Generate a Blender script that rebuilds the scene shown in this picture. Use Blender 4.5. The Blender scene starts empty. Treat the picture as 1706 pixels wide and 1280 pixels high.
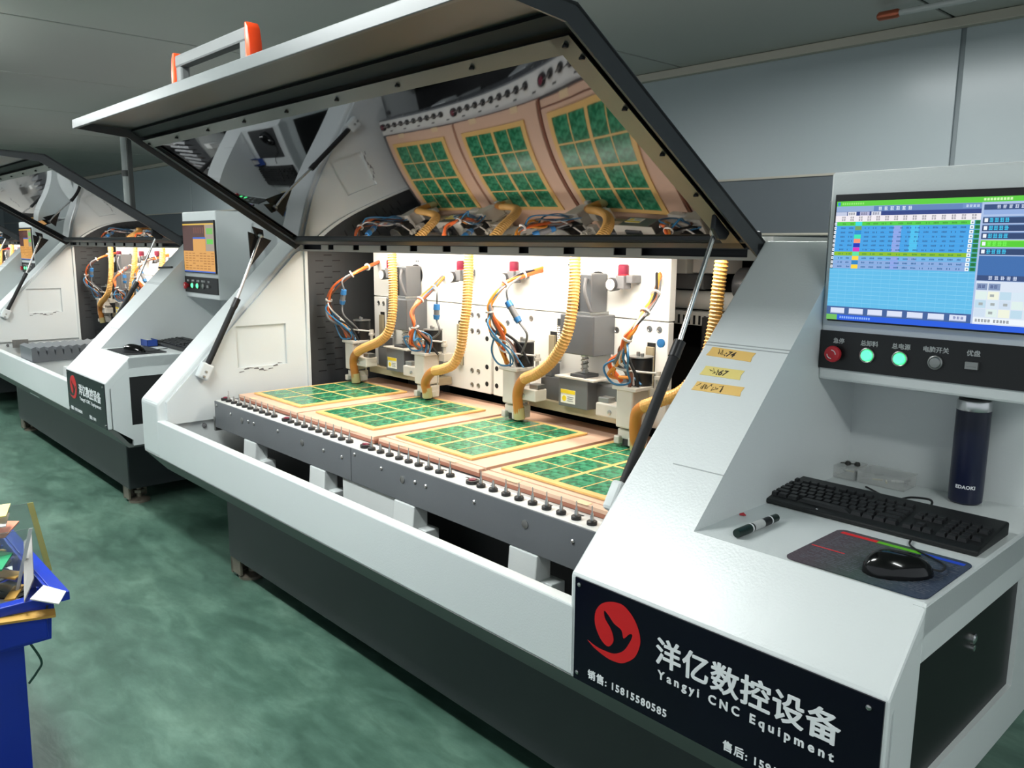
import bpy, bmesh, math, random
from mathutils import Vector, Matrix
random.seed(7)
SC = bpy.context.scene
COL = SC.collection
R = math.radians

# ------------------------------------------------------------------ camera
cam = bpy.data.cameras.new('camera')
cam.sensor_fit = 'HORIZONTAL'; cam.sensor_width = 36.0
cam.lens = 36.0 * 1361.4 / 1706.0
cam.clip_start = 0.02; cam.clip_end = 100
co = bpy.data.objects.new('camera', cam); COL.objects.link(co)
_yaw, _pit, _rol = R(47.2366), R(9.6883), R(0.4199)
_f = Vector((-math.sin(_yaw)*math.cos(_pit), math.cos(_yaw)*math.cos(_pit), -math.sin(_pit)))
_r0 = Vector((math.cos(_yaw), math.sin(_yaw), 0)); _u0 = _r0.cross(_f)
_r = _r0*math.cos(_rol) + _u0*math.sin(_rol); _u = -_r0*math.sin(_rol) + _u0*math.cos(_rol)
co.matrix_world = Matrix(((_r.x, _u.x, -_f.x, 0), (_r.y, _u.y, -_f.y, 0), (_r.z, _u.z, -_f.z, 1.40), (0, 0, 0, 1)))
SC.camera = co

# ------------------------------------------------------------------ world, lamps, exposure
w = bpy.data.worlds.new('world'); SC.world = w; w.use_nodes = True
w.node_tree.nodes['Background'].inputs[0].default_value = (0.80, 0.88, 0.94, 1)
w.node_tree.nodes['Background'].inputs[1].default_value = 0.55
def area(name, loc, sx, sy, power, col, rot=(0, 0, 0)):
    l = bpy.data.lights.new(name, 'AREA'); l.shape = 'RECTANGLE'; l.size = sx; l.size_y = sy
    l.energy = power; l.color = col
    o = bpy.data.objects.new(name, l); COL.objects.link(o); o.location = loc; o.rotation_euler = rot
    return o
COOL = (0.96, 1.0, 1.0)
for x, p in ((1.2, 22), (-2.35, 34), (-5.4, 34), (-8.4, 34), (-11.4, 34)):
    area('aisle_tube_light', (x, 0.36, 2.29), 1.25, 0.16, p, COOL)
    area('aisle_tube_uplight', (x, 0.36, 2.30), 1.25, 0.10, p*0.95, COOL, (R(180), 0, 0))
for x in (-1.6, -5.4, -9.2):
    area('rear_fill_light', (x, 3.35, 2.38), 1.25, 0.12, 19, COOL)  # unseen fill lights, added to brighten the back wall
SC.view_settings.view_transform = 'Standard'
SC.view_settings.look = 'None'
SC.view_settings.gamma = 1
SC.view_settings.use_curve_mapping = False
SC.view_settings.exposure = 0.42

# ------------------------------------------------------------------ materials
def lin(c):
    c = c / 255.0
    return c/12.92 if c <= 0.04045 else ((c+0.055)/1.055)**2.4
def rgb(h):
    h = h.lstrip('#'); return tuple(lin(int(h[i:i+2], 16)) for i in (0, 2, 4)) + (1,)
MATS = {}
def mat(name, col, rough=0.5, metal=0.0, var=0.0, scale=8.0, bump=0.0, bscale=60.0, col2=None, emit=None, es=0.0,
        trans=0.0, alpha=1.0, spec=0.5, coat=0.0, stretch=(1, 1, 1), detail=4):
    m = bpy.data.materials.new(name); m.use_nodes = True; MATS[name] = m
    nt = m.node_tree; b = nt.nodes['Principled BSDF']
    b.inputs['Base Color'].default_value = rgb(col); b.inputs['Roughness'].default_value = rough
    b.inputs['Metallic'].default_value = metal; b.inputs['Specular IOR Level'].default_value = spec
    b.inputs['Transmission Weight'].default_value = trans; b.inputs['Alpha'].default_value = alpha
    b.inputs['Coat Weight'].default_value = coat
    if emit: b.inputs['Emission Color'].default_value = rgb(emit); b.inputs['Emission Strength'].default_value = es
    if var > 0 or bump > 0:
        tc = nt.nodes.new('ShaderNodeTexCoord'); mp = nt.nodes.new('ShaderNodeMapping')
        mp.inputs['Scale'].default_value = stretch; nt.links.new(tc.outputs['Object'], mp.inputs['Vector'])
    if var > 0:
        n = nt.nodes.new('ShaderNodeTexNoise'); n.inputs['Scale'].default_value = scale; n.inputs['Detail'].default_value = detail
        nt.links.new(mp.outputs[0], n.inputs['Vector'])
        r = nt.nodes.new('ShaderNodeValToRGB'); r.color_ramp.elements[0].position = 0.5 - var/2 if var < 1 else 0.35
        r.color_ramp.elements[1].position = 0.5 + var/2 if var < 1 else 0.65
        r.color_ramp.elements[0].color = rgb(col2 or col); r.color_ramp.elements[1].color = rgb(col)
        nt.links.new(n.outputs['Fac'], r.inputs[0]); nt.links.new(r.outputs[0], b.inputs['Base Color'])
    if bump > 0:
        n2 = nt.nodes.new('ShaderNodeTexNoise'); n2.inputs['Scale'].default_value = bscale; n2.inputs['Detail'].default_value = 3
        nt.links.new(mp.outputs[0], n2.inputs['Vector'])
        bp = nt.nodes.new('ShaderNodeBump'); bp.inputs['Strength'].default_value = bump; bp.inputs['Distance'].default_value = 0.01
        nt.links.new(n2.outputs['Fac'], bp.inputs['Height']); nt.links.new(bp.outputs[0], b.inputs['Normal'])
    return m
mat('white_paint', '#D6DBDB', 0.30, var=0.9, scale=3, col2='#D0D5D5', bump=0.05, bscale=220)
mat('white_plate', '#EAEAE6', 0.35, var=0.9, scale=4, col2='#E2E1DC')
mat('dark_paint', '#3B3E42', 0.42, var=0.9, scale=6, col2='#34373A')
mat('panel_gray', '#686C70', 0.38, var=0.9, scale=5, col2='#616569', bump=0.04, bscale=200)
mat('skirt_gray', '#5C625F', 0.5)
mat('base_dark', '#34373A', 0.45, var=0.9, scale=5, col2='#2C2F31')
mat('black_paint', '#141416', 0.40)
mat('black_rubber', '#0E0E10', 0.65)
mat('interior_dark', '#17181A', 0.6)
mat('louvre_dark', '#3C3E40', 0.5, var=0.9, scale=5, col2='#343638')
mat('steel', '#B8B8B6', 0.28, 1.0)
mat('chrome', '#D8D8D8', 0.26, 1.0)
mat('brushed', '#A9AAA8', 0.38, 0.9, var=0.9, scale=20, col2='#939492', stretch=(1, 6, 1))
mat('frame_metal', '#686762', 0.33, 0.85)
mat('lip_gray', '#414442', 0.40, 0.2)
mat('edge_gray', '#4A5050', 0.38, 0.1)
mat('mirror', '#616265', 0.03, 1.0)
mat('motor_gray', '#77797C', 0.35, 0.5, var=0.9, scale=9, col2='#6A6C6F')
mat('cast_white', '#CFCBC2', 0.45, var=0.9, scale=14, col2='#B9B3A7')
mat('beige_metal', '#B3A78C', 0.5, 0.2, var=0.9, scale=12, col2='#958A70')
mat('hose_yellow', '#D0A25A', 0.42, var=0.9, scale=10, col2='#C4944C')
mat('hose_inner', '#C0803A', 0.5)
mat('clear_yellow', '#D8C98F', 0.2, trans=0.3)
mat('orange_cable', '#E0662A', 0.45)
mat('amber_cable', '#D98A2E', 0.45)
mat('blue_cable', '#2F6C94', 0.4)
mat('blue_plastic', '#2E6FA8', 0.4)
mat('gray_cable', '#6B6B6D', 0.5)
mat('white_cable', '#CFCBC6', 0.5)
mat('brown_cable', '#7A4A36', 0.5)
mat('gauge_dark', '#4C4C4E', 0.35, 0.3)
mat('tab_tape', '#E6CBA2', 0.55)
mat('seam_gray', '#9EA4A4', 0.5)
mat('hose_amber', '#BC7A30', 0.4, var=0.9, scale=10, col2='#AE6C28')
mat('beam_beige', '#B4ADA3', 0.4)
mat('red_plastic', '#B8232E', 0.4)
mat('maroon', '#7C1F38', 0.45)
mat('fibre_board', '#E2BFA6', 0.5, var=0.9, scale=3, col2='#DAB197', bump=0.03)
mat('fibre_edge', '#A36A55', 0.6)
mat('fr4', '#EDC47C', 0.42, var=0.9, scale=6, col2='#E6B96E')
mat('label_white', '#E8E6DC', 0.5); mat('label_yellow', '#E6C81E', 0.5)
mat('sign_black', '#07070F', 0.18, spec=0.22, var=0.9, scale=2.5, col2='#0B0B1E')
mat('logo_red', '#C4141A', 0.4)
mat('letter', '#E6E8EA', 0.45)
mat('letter_dim', '#B7B9B8', 0.5)
mat('ink', '#2A2016', 0.6)
mat('masking_tape', '#E3BE72', 0.6, var=0.9, scale=9, col2='#DDB25C')
mat('masking_tape_pale', '#E2D27E', 0.6, var=0.9, scale=9, col2='#DCC673')
mat('orange_plastic', '#F0481A', 0.35)
mat('grip_gray', '#5A5D5D', 0.45)
mat('kb_black', '#101112', 0.42); mat('key_black', '#1A1B1D', 0.38)
mat('mouse_black', '#0A0A0B', 0.12)
mat('thermos_blue', '#0B1330', 0.28)
mat('clear_plastic', '#E6E8E6', 0.15, alpha=0.30)
mat('water_clear', '#D5E4EC', 0.05, trans=0.9)
mat('marker_green', '#10241E', 0.35)
mat('bit_black', '#1C1A1A', 0.5)
mat('wall_upper', '#AEB8BA', 0.27, 0.0, var=0.9, scale=0.7, col2='#A4AEB1')
mat('wall_lower', '#5F676C', 0.45)
mat('wall_trim', '#B9B4A6', 0.5)
mat('wall_joint', '#7D878A', 0.5)
mat('ceiling_panel', '#B4B6B0', 0.5, var=0.9, scale=0.9, col2='#ADAFA9')
mat('ceiling_joint', '#5C625F', 0.6)
mat('copper', '#B5644A', 0.35, 0.6)
mat('glass_tube', '#B9BEBC', 0.15, spec=0.6)
mat('pipe_gray', '#A9B0AE', 0.4)
mat('bin_blue', '#1238B8', 0.35, var=0.9, scale=6, col2='#0F2F9F')
mat('foot_metal', '#9C9384', 0.5, 0.6, var=0.9, scale=25, col2='#6D6458')
mat('green_lamp', '#90FFC0', 0.3, emit='#2CF57E', es=1.7)
mat('led_diffuser', '#FFF4DE', 0.4, emit='#FFE9C8', es=9.0)
mat('acrylic', '#DCE6E2', 0.03, trans=0.92)
mat('acrylic_yellow', '#C9C27A', 0.25, trans=0.35)
mat('scrap_white', '#E7E5E0', 0.6); mat('scrap_gray', '#8A8785', 0.6); mat('scrap_tan', '#C99B4A', 0.55)
mat('scrap_pink', '#D8876B', 0.55); mat('scrap_green', '#2C9A68', 0.45); mat('scrap_dark', '#2B2A28', 0.6)
mat('scrap_yellow', '#D9C878', 0.5); mat('scrap_brown', '#A8792B', 0.4); mat('strap_green', '#1E4A3A', 0.5)
mat('paper_cream', '#D9D0A8', 0.7)
mat('pad_text', '#5A5C66', 0.7)
mat('pad_dark', '#202326', 0.7)
mat('box_blue', '#24479B', 0.45)

def floor_material():
    m = mat('floor_green', '#3F6B5C', 0.38); nt = m.node_tree; b = nt.nodes['Principled BSDF']
    tc = nt.nodes.new('ShaderNodeTexCoord')
    n1 = nt.nodes.new('ShaderNodeTexNoise'); n1.inputs['Scale'].default_value = 3.2; n1.inputs['Detail'].default_value = 9; n1.inputs['Roughness'].default_value = 0.68
    n2 = nt.nodes.new('ShaderNodeTexNoise'); n2.inputs['Scale'].default_value = 9; n2.inputs['Detail'].default_value = 8; n2.inputs['Distortion'].default_value = 1.2
    mp = nt.nodes.new('ShaderNodeMapping'); mp.inputs['Scale'].default_value = (0.6, 1.3, 1); nt.links.new(tc.outputs['Object'], mp.inputs[0])
    nt.links.new(mp.outputs[0], n1.inputs['Vector']); nt.links.new(mp.outputs[0], n2.inputs['Vector'])
    r = nt.nodes.new('ShaderNodeValToRGB'); e = r.color_ramp.elements
    e[0].position = 0.32; e[0].color = rgb('#3D5C4F'); e[1].position = 0.70; e[1].color = rgb('#70907F')
    k = e.new(0.5); k.color = rgb('#537465')
    nt.links.new(n1.outputs['Fac'], r.inputs[0])
    r2 = nt.nodes.new('ShaderNodeValToRGB'); e2 = r2.color_ramp.elements
    e2[0].position = 0.42; e2[0].color = (0.74, 0.78, 0.76, 1); e2[1].position = 0.62; e2[1].color = (1, 1, 1, 1)
    nt.links.new(n2.outputs['Fac'], r2.inputs[0])
    mx = nt.nodes.new('ShaderNodeMix'); mx.data_type = 'RGBA'; mx.blend_type = 'MULTIPLY'; mx.inputs[0].default_value = 1.0
    nt.links.new(r.outputs[0], mx.inputs[6]); nt.links.new(r2.outputs[0], mx.inputs[7]); nt.links.new(mx.outputs[2], b.inputs['Base Color'])
    rr = nt.nodes.new('ShaderNodeMapRange'); rr.inputs[3].default_value = 0.30; rr.inputs[4].default_value = 0.55
    nt.links.new(n2.outputs['Fac'], rr.inputs[0]); nt.links.new(rr.outputs[0], b.inputs['Roughness'])
    bp = nt.nodes.new('ShaderNodeBump'); bp.inputs['Strength'].default_value = 0.12; bp.inputs['Distance'].default_value = 0.01
    nt.links.new(n2.outputs['Fac'], bp.inputs['Height']); nt.links.new(bp.outputs[0], b.inputs['Normal'])
floor_material()

def pcb_material():
    m = mat('pcb_green', '#1E6B48', 0.22); nt = m.node_tree; b = nt.nodes['Principled BSDF']
    tc = nt.nodes.new('ShaderNodeTexCoord')
    v = nt.nodes.new('ShaderNodeTexVoronoi'); v.inputs['Scale'].default_value = 160; v.distance = 'MANHATTAN'
    n = nt.nodes.new('ShaderNodeTexNoise'); n.inputs['Scale'].default_value = 45; n.inputs['Detail'].default_value = 5
    nt.links.new(tc.outputs['Object'], v.inputs['Vector']); nt.links.new(tc.outputs['Object'], n.inputs['Vector'])
    r = nt.nodes.new('ShaderNodeValToRGB'); e = r.color_ramp.elements
    e[0].position = 0.40; e[0].color = rgb('#1D6B48'); e[1].position = 0.62; e[1].color = rgb('#4CA078')
    nt.links.new(n.outputs['Fac'], r.inputs[0])
    r2 = nt.nodes.new('ShaderNodeValToRGB'); f = r2.color_ramp.elements
    f[0].position = 0.05; f[0].color = (1, 1, 1, 1); f[1].position = 0.14; f[1].color = (0, 0, 0, 1)
    nt.links.new(v.outputs['Distance'], r2.inputs[0])
    mx = nt.nodes.new('ShaderNodeMix'); mx.data_type = 'RGBA'
    nt.links.new(r2.outputs[0], mx.inputs[0]); nt.links.new(r.outputs[0], mx.inputs[6]); mx.inputs[7].default_value = rgb('#8DC3A2')
    nt.links.new(mx.outputs[2], b.inputs['Base Color'])
pcb_material()

def screen_material():
    m = bpy.data.materials.new('screen_ui'); m.use_nodes = True; MATS['screen_ui'] = m; nt = m.node_tree
    b = nt.nodes['Principled BSDF']; a = nt.nodes.new('ShaderNodeVertexColor'); a.layer_name = 'ui'
    b.inputs['Base Color'].default_value = (0.01, 0.01, 0.01, 1); b.inputs['Roughness'].default_value = 0.25
    nt.links.new(a.outputs[0], b.inputs['Emission Color']); b.inputs['Emission Strength'].default_value = 0.80
screen_material()

def pad_material():
    m = mat('mouse_pad_print', '#2A2A30', 0.75); nt = m.node_tree; b = nt.nodes['Principled BSDF']
    tc = nt.nodes.new('ShaderNodeTexCoord'); sp = nt.nodes.new('ShaderNodeSeparateXYZ'); nt.links.new(tc.outputs['Generated'], sp.inputs[0])
    r = nt.nodes.new('ShaderNodeValToRGB'); e = r.color_ramp.elements
    e[0].position = 0.15; e[0].color = rgb('#463A42'); e[1].position = 0.9; e[1].color = rgb('#26344A')
    k = e.new(0.5); k.color = rgb('#31433D')
    nt.links.new(sp.outputs[0], r.inputs[0])
    br = nt.nodes.new('ShaderNodeTexBrick'); br.inputs['Scale'].default_value = 26; br.inputs['Color1'].default_value = (0.10, 0.10, 0.11, 1)
    br.inputs['Color2'].default_value = (0, 0, 0, 1); br.inputs['Mortar'].default_value = (0, 0, 0, 1); br.inputs['Mortar Size'].default_value = 0.03
    nt.links.new(tc.outputs['Generated'], br.inputs['Vector'])
    mx = nt.nodes.new('ShaderNodeMix'); mx.data_type = 'RGBA'; mx.blend_type = 'ADD'; mx.inputs[0].default_value = 0.45
    nt.links.new(r.outputs[0], mx.inputs[6]); nt.links.new(br.outputs[0], mx.inputs[7]); nt.links.new(mx.outputs[2], b.inputs['Base Color'])
pad_material()
for n, c in (('print_red', '#D8242A'), ('print_green', '#5FB81E'), ('print_blue', '#1646C8')): mat(n, c, 0.6)

# ------------------------------------------------------------------ mesh helpers
class MB:
    def __init__(s): s.v = []; s.f = []; s.m = []; s.mi = 0
    def add(s, vs, fs):
        o = len(s.v); s.v += [tuple(p) for p in vs]; s.f += [tuple(i+o for i in f) for f in fs]; s.m += [s.mi]*len(fs); return s
    def box(s, x0, x1, y0, y1, z0, z1):
        return s.add([(x0,y0,z0),(x1,y0,z0),(x1,y1,z0),(x0,y1,z0),(x0,y0,z1),(x1,y0,z1),(x1,y1,z1),(x0,y1,z1)],
                     [(0,3,2,1),(4,5,6,7),(0,1,5,4),(1,2,6,5),(2,3,7,6),(3,0,4,7)])
    def prism(s, prof, x0, x1, ax=0):           # closed profile swept along an axis
        n = len(prof)
        def pt(p, t): return ((t, p[0], p[1]), (p[0], t, p[1]), (p[0], p[1], t))[ax]
        vs = [pt(p, x0) for p in prof] + [pt(p, x1) for p in prof]
        fs = [tuple(range(n))[::-1], tuple(range(n, 2*n))] + [(i, (i+1) % n, n+(i+1) % n, n+i) for i in range(n)]
        return s.add(vs, fs)
    def lathe(s, prof, c, n=20, axis='z'):      # prof: (r, h)
        vs = []; fs = []
        for r, h in prof:
            for k in range(n):
                a = 2*math.pi*k/n; x, y = r*math.cos(a), r*math.sin(a)
                q = {'z': (x, y, h), 'y': (x, h, y), 'x': (h, x, y)}[axis]
                vs.append((c[0]+q[0], c[1]+q[1], c[2]+q[2]))
        for i in range(len(prof)-1):
            for k in range(n): fs.append((i*n+k, i*n+(k+1) % n, (i+1)*n+(k+1) % n, (i+1)*n+k))
        fs.append(tuple(range(n))[::-1]); m = (len(prof)-1)*n; fs.append(tuple(range(m, m+n)))
        return s.add(vs, fs)
    def cyl(s, p0, p1, r0, r1=None, n=14):
        r1 = r0 if r1 is None else r1
        return s.sweep([p0, p1], [r0, r1], n)
    def sweep(s, pts, rad, n=8):
        pts = [Vector(p) for p in pts]; vs = []; fs = []; up = None
        if not isinstance(rad, (list, tuple)): rad = [rad]*len(pts)
        for i, p in enumerate(pts):
            t = (pts[min(i+1, len(pts)-1)] - pts[max(i-1, 0)]).normalized()
            if up is None: up = t.orthogonal().normalized()
            up = (up - t*up.dot(t)); up = up.normalized() if up.length > 1e-6 else t.orthogonal().normalized()
            sd = t.cross(up)
            for k in range(n):
                a = 2*math.pi*k/n; vs.append(p + (up*math.cos(a) + sd*math.sin(a))*rad[i])
        for i in range(len(pts)-1):
            for k in range(n): fs.append((i*n+k, i*n+(k+1) % n, (i+1)*n+(k+1) % n, (i+1)*n+k))
        fs.append(tuple(range(n))[::-1]); m = (len(pts)-1)*n; fs.append(tuple(range(m, m+n)))
        return s.add(vs, fs)
    def rot(s, a, c, axis='Z', start=0):
        M = Matrix.Translation(c) @ Matrix.Rotation(a, 4, axis) @ Matrix.Translation(-Vector(c))
        s.v[start:] = [tuple(M @ Vector(p)) for p in s.v[start:]]; return s
def spline(pts, n=6):
    P = [Vector(p) for p in pts]; P = [P[0]*2-P[1]] + P + [P[-1]*2-P[-2]]; out = []
    for i in range(1, len(P)-2):
        for k in range(n):
            t = k/n; a, b, c, d = P[i-1:i+3]
            out.append(0.5*((2*b) + (c-a)*t + (2*a-5*b+4*c-d)*t*t + (3*b-a-3*c+d)*t**3))
    out.append(P[-2]); return out
def resample(pts, step):
    out = [pts[0]]; acc = 0
    for a, b in zip(pts, pts[1:]):
        l = (b-a).length
        while acc + l >= step and l > 1e-9:
            t = (step-acc)/l; a = a + (b-a)*t; out.append(a); l = (b-a).length; acc = 0
        acc += l
    return out

def mesh_of(mb, mats, origin=(0, 0, 0), bev=0.0, smooth=False, name='mesh', seg=2, keep=None):
    o = Vector(origin); me = bpy.data.meshes.new(name)
    me.from_pydata([tuple(Vector(p)-o) for p in mb.v], [], mb.f)
    for p, i in zip(me.polygons, mb.m): p.material_index = i
    for m in (mats if isinstance(mats, (list, tuple)) else [mats]): me.materials.append(MATS[m])
    bm = bmesh.new(); bm.from_mesh(me)
    bmesh.ops.recalc_face_normals(bm, faces=bm.faces)
    if bev > 0:
        es = [e for e in bm.edges if len(e.link_faces) == 2 and e.calc_face_angle(0) > 0.35 and (keep is None or keep((e.verts[0].co+e.verts[1].co)/2+o))]
        bmesh.ops.bevel(bm, geom=es, offset=bev, segments=seg, affect='EDGES', profile=0.5, clamp_overlap=True)
    bm.to_mesh(me); bm.free()
    if smooth:
        me.shade_smooth()
        me.set_sharp_from_angle(angle=R(38))
    return me
def root_of(o):
    while o.parent: o = o.parent
    return o
def P(name, mb, mats, parent=None, bev=0.0, smooth=False, label=None, seg=2, keep=None):
    org = root_of(parent).location if parent else (0, 0, 0)
    o = bpy.data.objects.new(name, mesh_of(mb, mats, org, bev, smooth, name, seg, keep)); COL.objects.link(o)
    if parent: o.parent = parent
    if label: o['label'] = label
    return o
def PM(name, me, parent, loc=(0, 0, 0), rot=(0, 0, 0)):       # part that shares mesh data
    o = bpy.data.objects.new(name, me); COL.objects.link(o); o.parent = parent; o.rotation_euler = rot
    o.location = Vector(loc) - Vector(root_of(parent).location); return o
def tag(o, label, cat, group=None, kind=None):
    o['label'] = label; o['category'] = cat
    if group: o['group'] = group
    if kind: o['kind'] = kind
    return o
def empty(name, loc, label, cat, group=None):
    o = bpy.data.objects.new(name, None); COL.objects.link(o); o.location = loc; o.empty_display_size = 0.1
    return tag(o, label, cat, group)
def solo(name, mb, mats, label, cat, loc=(0, 0, 0), group=None, kind=None, **k):   # a thing that is one mesh
    o = bpy.data.objects.new(name, mesh_of(mb, mats, loc, name=name, **k)); COL.objects.link(o); o.location = loc
    return tag(o, label, cat, group, kind)
def copy_tree(o, parent=None, skip=()):
    c = o.copy(); COL.objects.link(c); c.parent = parent
    for ch in o.children:
        if ch.name.split('.')[0] not in skip: copy_tree(ch, c, skip)
    return c
def B(*a): return MB().box(*a)
def text_mb(body, size, at, off=0.0, ax='front', sx=1.0, space=1.0, align='LEFT', shear=0):
    c = bpy.data.curves.new('t', 'FONT'); c.body = body; c.size = size; c.offset = off; c.space_character = space
    c.align_x = align; c.extrude = 0.0004; c.shear = shear; c.resolution_u = 3
    o = bpy.data.objects.new('t', c); COL.objects.link(o)
    bpy.context.view_layer.update()
    me = o.evaluated_get(bpy.context.evaluated_depsgraph_get()).to_mesh()
    mb = MB()
    if ax == 'front': tr = lambda p: (at[0]+p.x*sx, at[1]-p.z, at[2]+p.y)
    elif callable(ax): tr = lambda p: ax(p.x*sx, p.y, p.z)
    mb.add([tr(v.co) for v in me.vertices], [tuple(p.vertices) for p in me.polygons])
    bpy.data.objects.remove(o); bpy.data.curves.remove(c)
    return mb
def bold(body, size, at, d, off, **k):          # heavy strokes: the same glyphs laid a hair apart
    return merge(*[text_mb(body, size, (at[0]+a, at[1]-0.00004*i, at[2]+b), off=off, **k) for i, (a, b) in enumerate(((0, 0), (d, 0), (-d, 0), (0, d*0.6), (0, -d*0.6), (d*0.7, d*0.5), (-d*0.7, -d*0.5)))])
def merge(*mbs):
    r = MB()
    for m in mbs: r.add(m.v, m.f)
    return r

# ------------------------------------------------------------------ the room
W, H = 4.40, 2.49
floor = solo('floor', B(-22, 4, -4, W, -0.1, 0), 'floor_green', 'worn green painted factory floor', 'floor', kind='structure')
wb = solo('wall_back', B(-22, 4, W, W+0.12, 0, H), 'wall_joint', 'grey sandwich panel wall behind the machines', 'wall', kind='structure')
xs = [-1.58 + 2.36*k for k in range(-8, 3)]
for a, b in zip(xs, xs[1:]):
    P('wall_panel', B(a+0.012, b-0.012, W-0.012, W, 1.79, H), 'wall_upper', wb, bev=0.004)
    P('wainscot_panel', B(a+0.006, b-0.006, W-0.010, W, 0, 1.785), 'wall_lower', wb)
P('wainscot_cap', B(-22, 4, W-0.018, W, 1.785, 1.797), 'wall_trim', wb)
P('pipe_rail', MB().cyl((-22, W-0.03, 1.468), (4, W-0.03, 1.468), 0.008), 'wall_trim', wb)
ce = solo('ceiling', B(-22, 4, -4, W+0.12, H+0.006, H+0.1), 'ceiling_joint', 'grey panel ceiling with long seams', 'ceiling', kind='structure')
xs = [-4.76 + 1.57*k for k in range(-11, 6)]
for a, b in zip(xs, xs[1:]):
    P('ceiling_panel', B(a+0.010, b-0.010, -4, W, H-0.006, H+0.006), 'ceiling_panel', ce, bev=0.003)
solo('trim_1', B(-22, 4, W-0.06, W-0.012, H-0.055, H-0.008), 'wall_trim', 'beige cable trunking where wall meets ceiling', 'trim', kind='structure', bev=0.004)
wl = solo('wall_left', B(-22.1, -22, -4, W+0.1, 0, H), 'wall_upper', 'far end wall of the workshop', 'wall', kind='structure')
t = empty('fluorescent_tube', (-1.2, 3.92, H-0.05), 'unlit glass tube with copper coloured end cap on the ceiling', 'lamp')
P('glass_tube', MB().cyl((-1.72, 3.92, H-0.05), (-0.55, 3.92, H-0.05), 0.014), 'glass_tube', t, smooth=True)
P('end_cap', MB().lathe([(0.012, -1.79), (0.02, -1.78), (0.02, -1.70), (0.015, -1.69)], (0, 3.92, H-0.05), 14, 'x'), 'copper', t, smooth=True)
P('end_cap', MB().lathe([(0.015, -0.57), (0.02, -0.56), (0.02, -0.49), (0.012, -0.48)], (0, 3.92, H-0.05), 14, 'x'), 'copper', t, smooth=True)
P('mounting_clip', B(-1.40, -1.37, 3.905, 3.935, H-0.04, H-0.006), 'lip_gray', t)
d = empty('duct_pipe', (-8.3, 2.9, 0), 'pale vertical duct pipe dropping from the ceiling behind the far machines', 'pipe')
P('pipe_run', MB().cyl((-8.9, 2.9, 0.0), (-8.9, 2.9, H-0.006), 0.042, n=18), 'pipe_gray', d, smooth=True)
P('side_rail', B(-8.80, -8.765, 2.88, 2.92, 0.0, H-0.006), 'lip_gray', d)
P('pipe_collar', MB().cyl((-8.9, 2.9, 2.05), (-8.9, 2.9, 2.11), 0.050, n=18), 'lip_gray', d, smooth=True)

# ------------------------------------------------------------------ the machine
XL, XLI, XRI, XRA, XR = -3.64, -3.45, -1.09, -0.877, -0.44      # left side, inner left, inner right, arm right edge, right side
YF = 1.178
M = empty('drilling_machine', (-2.04, 2.0, 0), 'white circuit board drilling machine with raised mirror lid, nearest the camera', 'machine', 'drilling machines in a row')
PROF = [(YF, 0.505), (YF, 0.731), (1.86, 1.413), (2.75, 1.413), (2.75, 0.408), (1.272, 0.408)]

# base, feet, skirt
P('base_cabinet', B(-3.23, -0.79, 1.36, 2.75, 0.09, 0.408), 'base_dark', M, bev=0.006)
for x in (-3.17, -0.86):
    for y in (1.43, 2.6):
        f = P('leveling_foot', MB().lathe([(0.055, 0), (0.055, 0.012), (0.03, 0.02), (0.014, 0.024), (0.014, 0.10)], (x, y, 0), 16), 'foot_metal', M, smooth=True)
        P('lock_nut', MB().lathe([(0.03, 0.05), (0.03, 0.066)], (x, y, 0), 6), 'foot_metal', f)
        P('foot_bracket', B(x-0.07, x-0.055, y-0.06, y+0.06, 0.012, 0.085).box(x-0.07, x+0.02, y-0.06, y-0.05, 0.02, 0.085), 'foot_metal', f)
P('skirt', MB().prism([(YF+0.001, 0.504), (1.270, 0.402), (1.37, 0.402), (1.37, 0.415), (1.28, 0.415), (YF+0.02, 0.52)], XL+0.008, XR-0.008), 'skirt_gray', M)
# front rail
P('front_rail', MB().prism([(YF, 0.505), (YF, 0.662), (1.214, 0.662), (1.214, 0.64), (1.19, 0.64), (1.19, 0.505)], XLI-0.005, -1.075), 'white_paint', M, bev=0.004)
P('tray_floor', B(XLI, XRI, 1.285, 1.60, 0.416, 0.425), 'interior_dark', M)
# left arm
P('left_arm', MB().prism(PROF, XL, XLI), 'white_paint', M, bev=0.010, label='white sloping side arm')
def slope_z(y): return 0.731 + (y - YF)
WX = XLI + 0.014
# inner liner with a recessed square panel (built as plates around the recess)
ya, yb, za, zb = 1.53, 1.768, 0.853, 1.038
lin_pts = MB()
lin_pts.prism([(1.215, 0.642), (1.215, slope_z(1.215)-0.03), (ya, slope_z(ya)-0.03), (ya, 0.642)], XLI, WX)
lin_pts.prism([(ya, 0.642), (ya, za), (yb, za), (yb, 0.642)], XLI, WX)
lin_pts.prism([(ya, zb), (ya, slope_z(ya)-0.03), (yb, slope_z(yb)-0.03), (yb, zb)], XLI, WX)
lin_pts.prism([(yb, 0.642), (yb, slope_z(yb)-0.03), (1.83, slope_z(1.83)-0.03), (1.868, 1.372), (1.868, 0.642)], XLI, WX)
ln = P('arm_liner', lin_pts, 'white_paint', M)
P('recess_back', B(XLI, XLI+0.002, ya, yb, za, zb), 'white_paint', ln)
P('edge_flange', B(XLI, WX+0.012, 1.868, 1.884, 0.45, 1.372), 'white_paint', M, bev=0.002)
for y in (1.262, 1.372):
    P('bolt', MB().lathe([(0.010, XLI), (0.010, XLI+0.006), (0.006, XLI+0.008)], (0, y, 0.617), 8, 'x'), 'gray_cable', M)
sm = MB()
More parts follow.
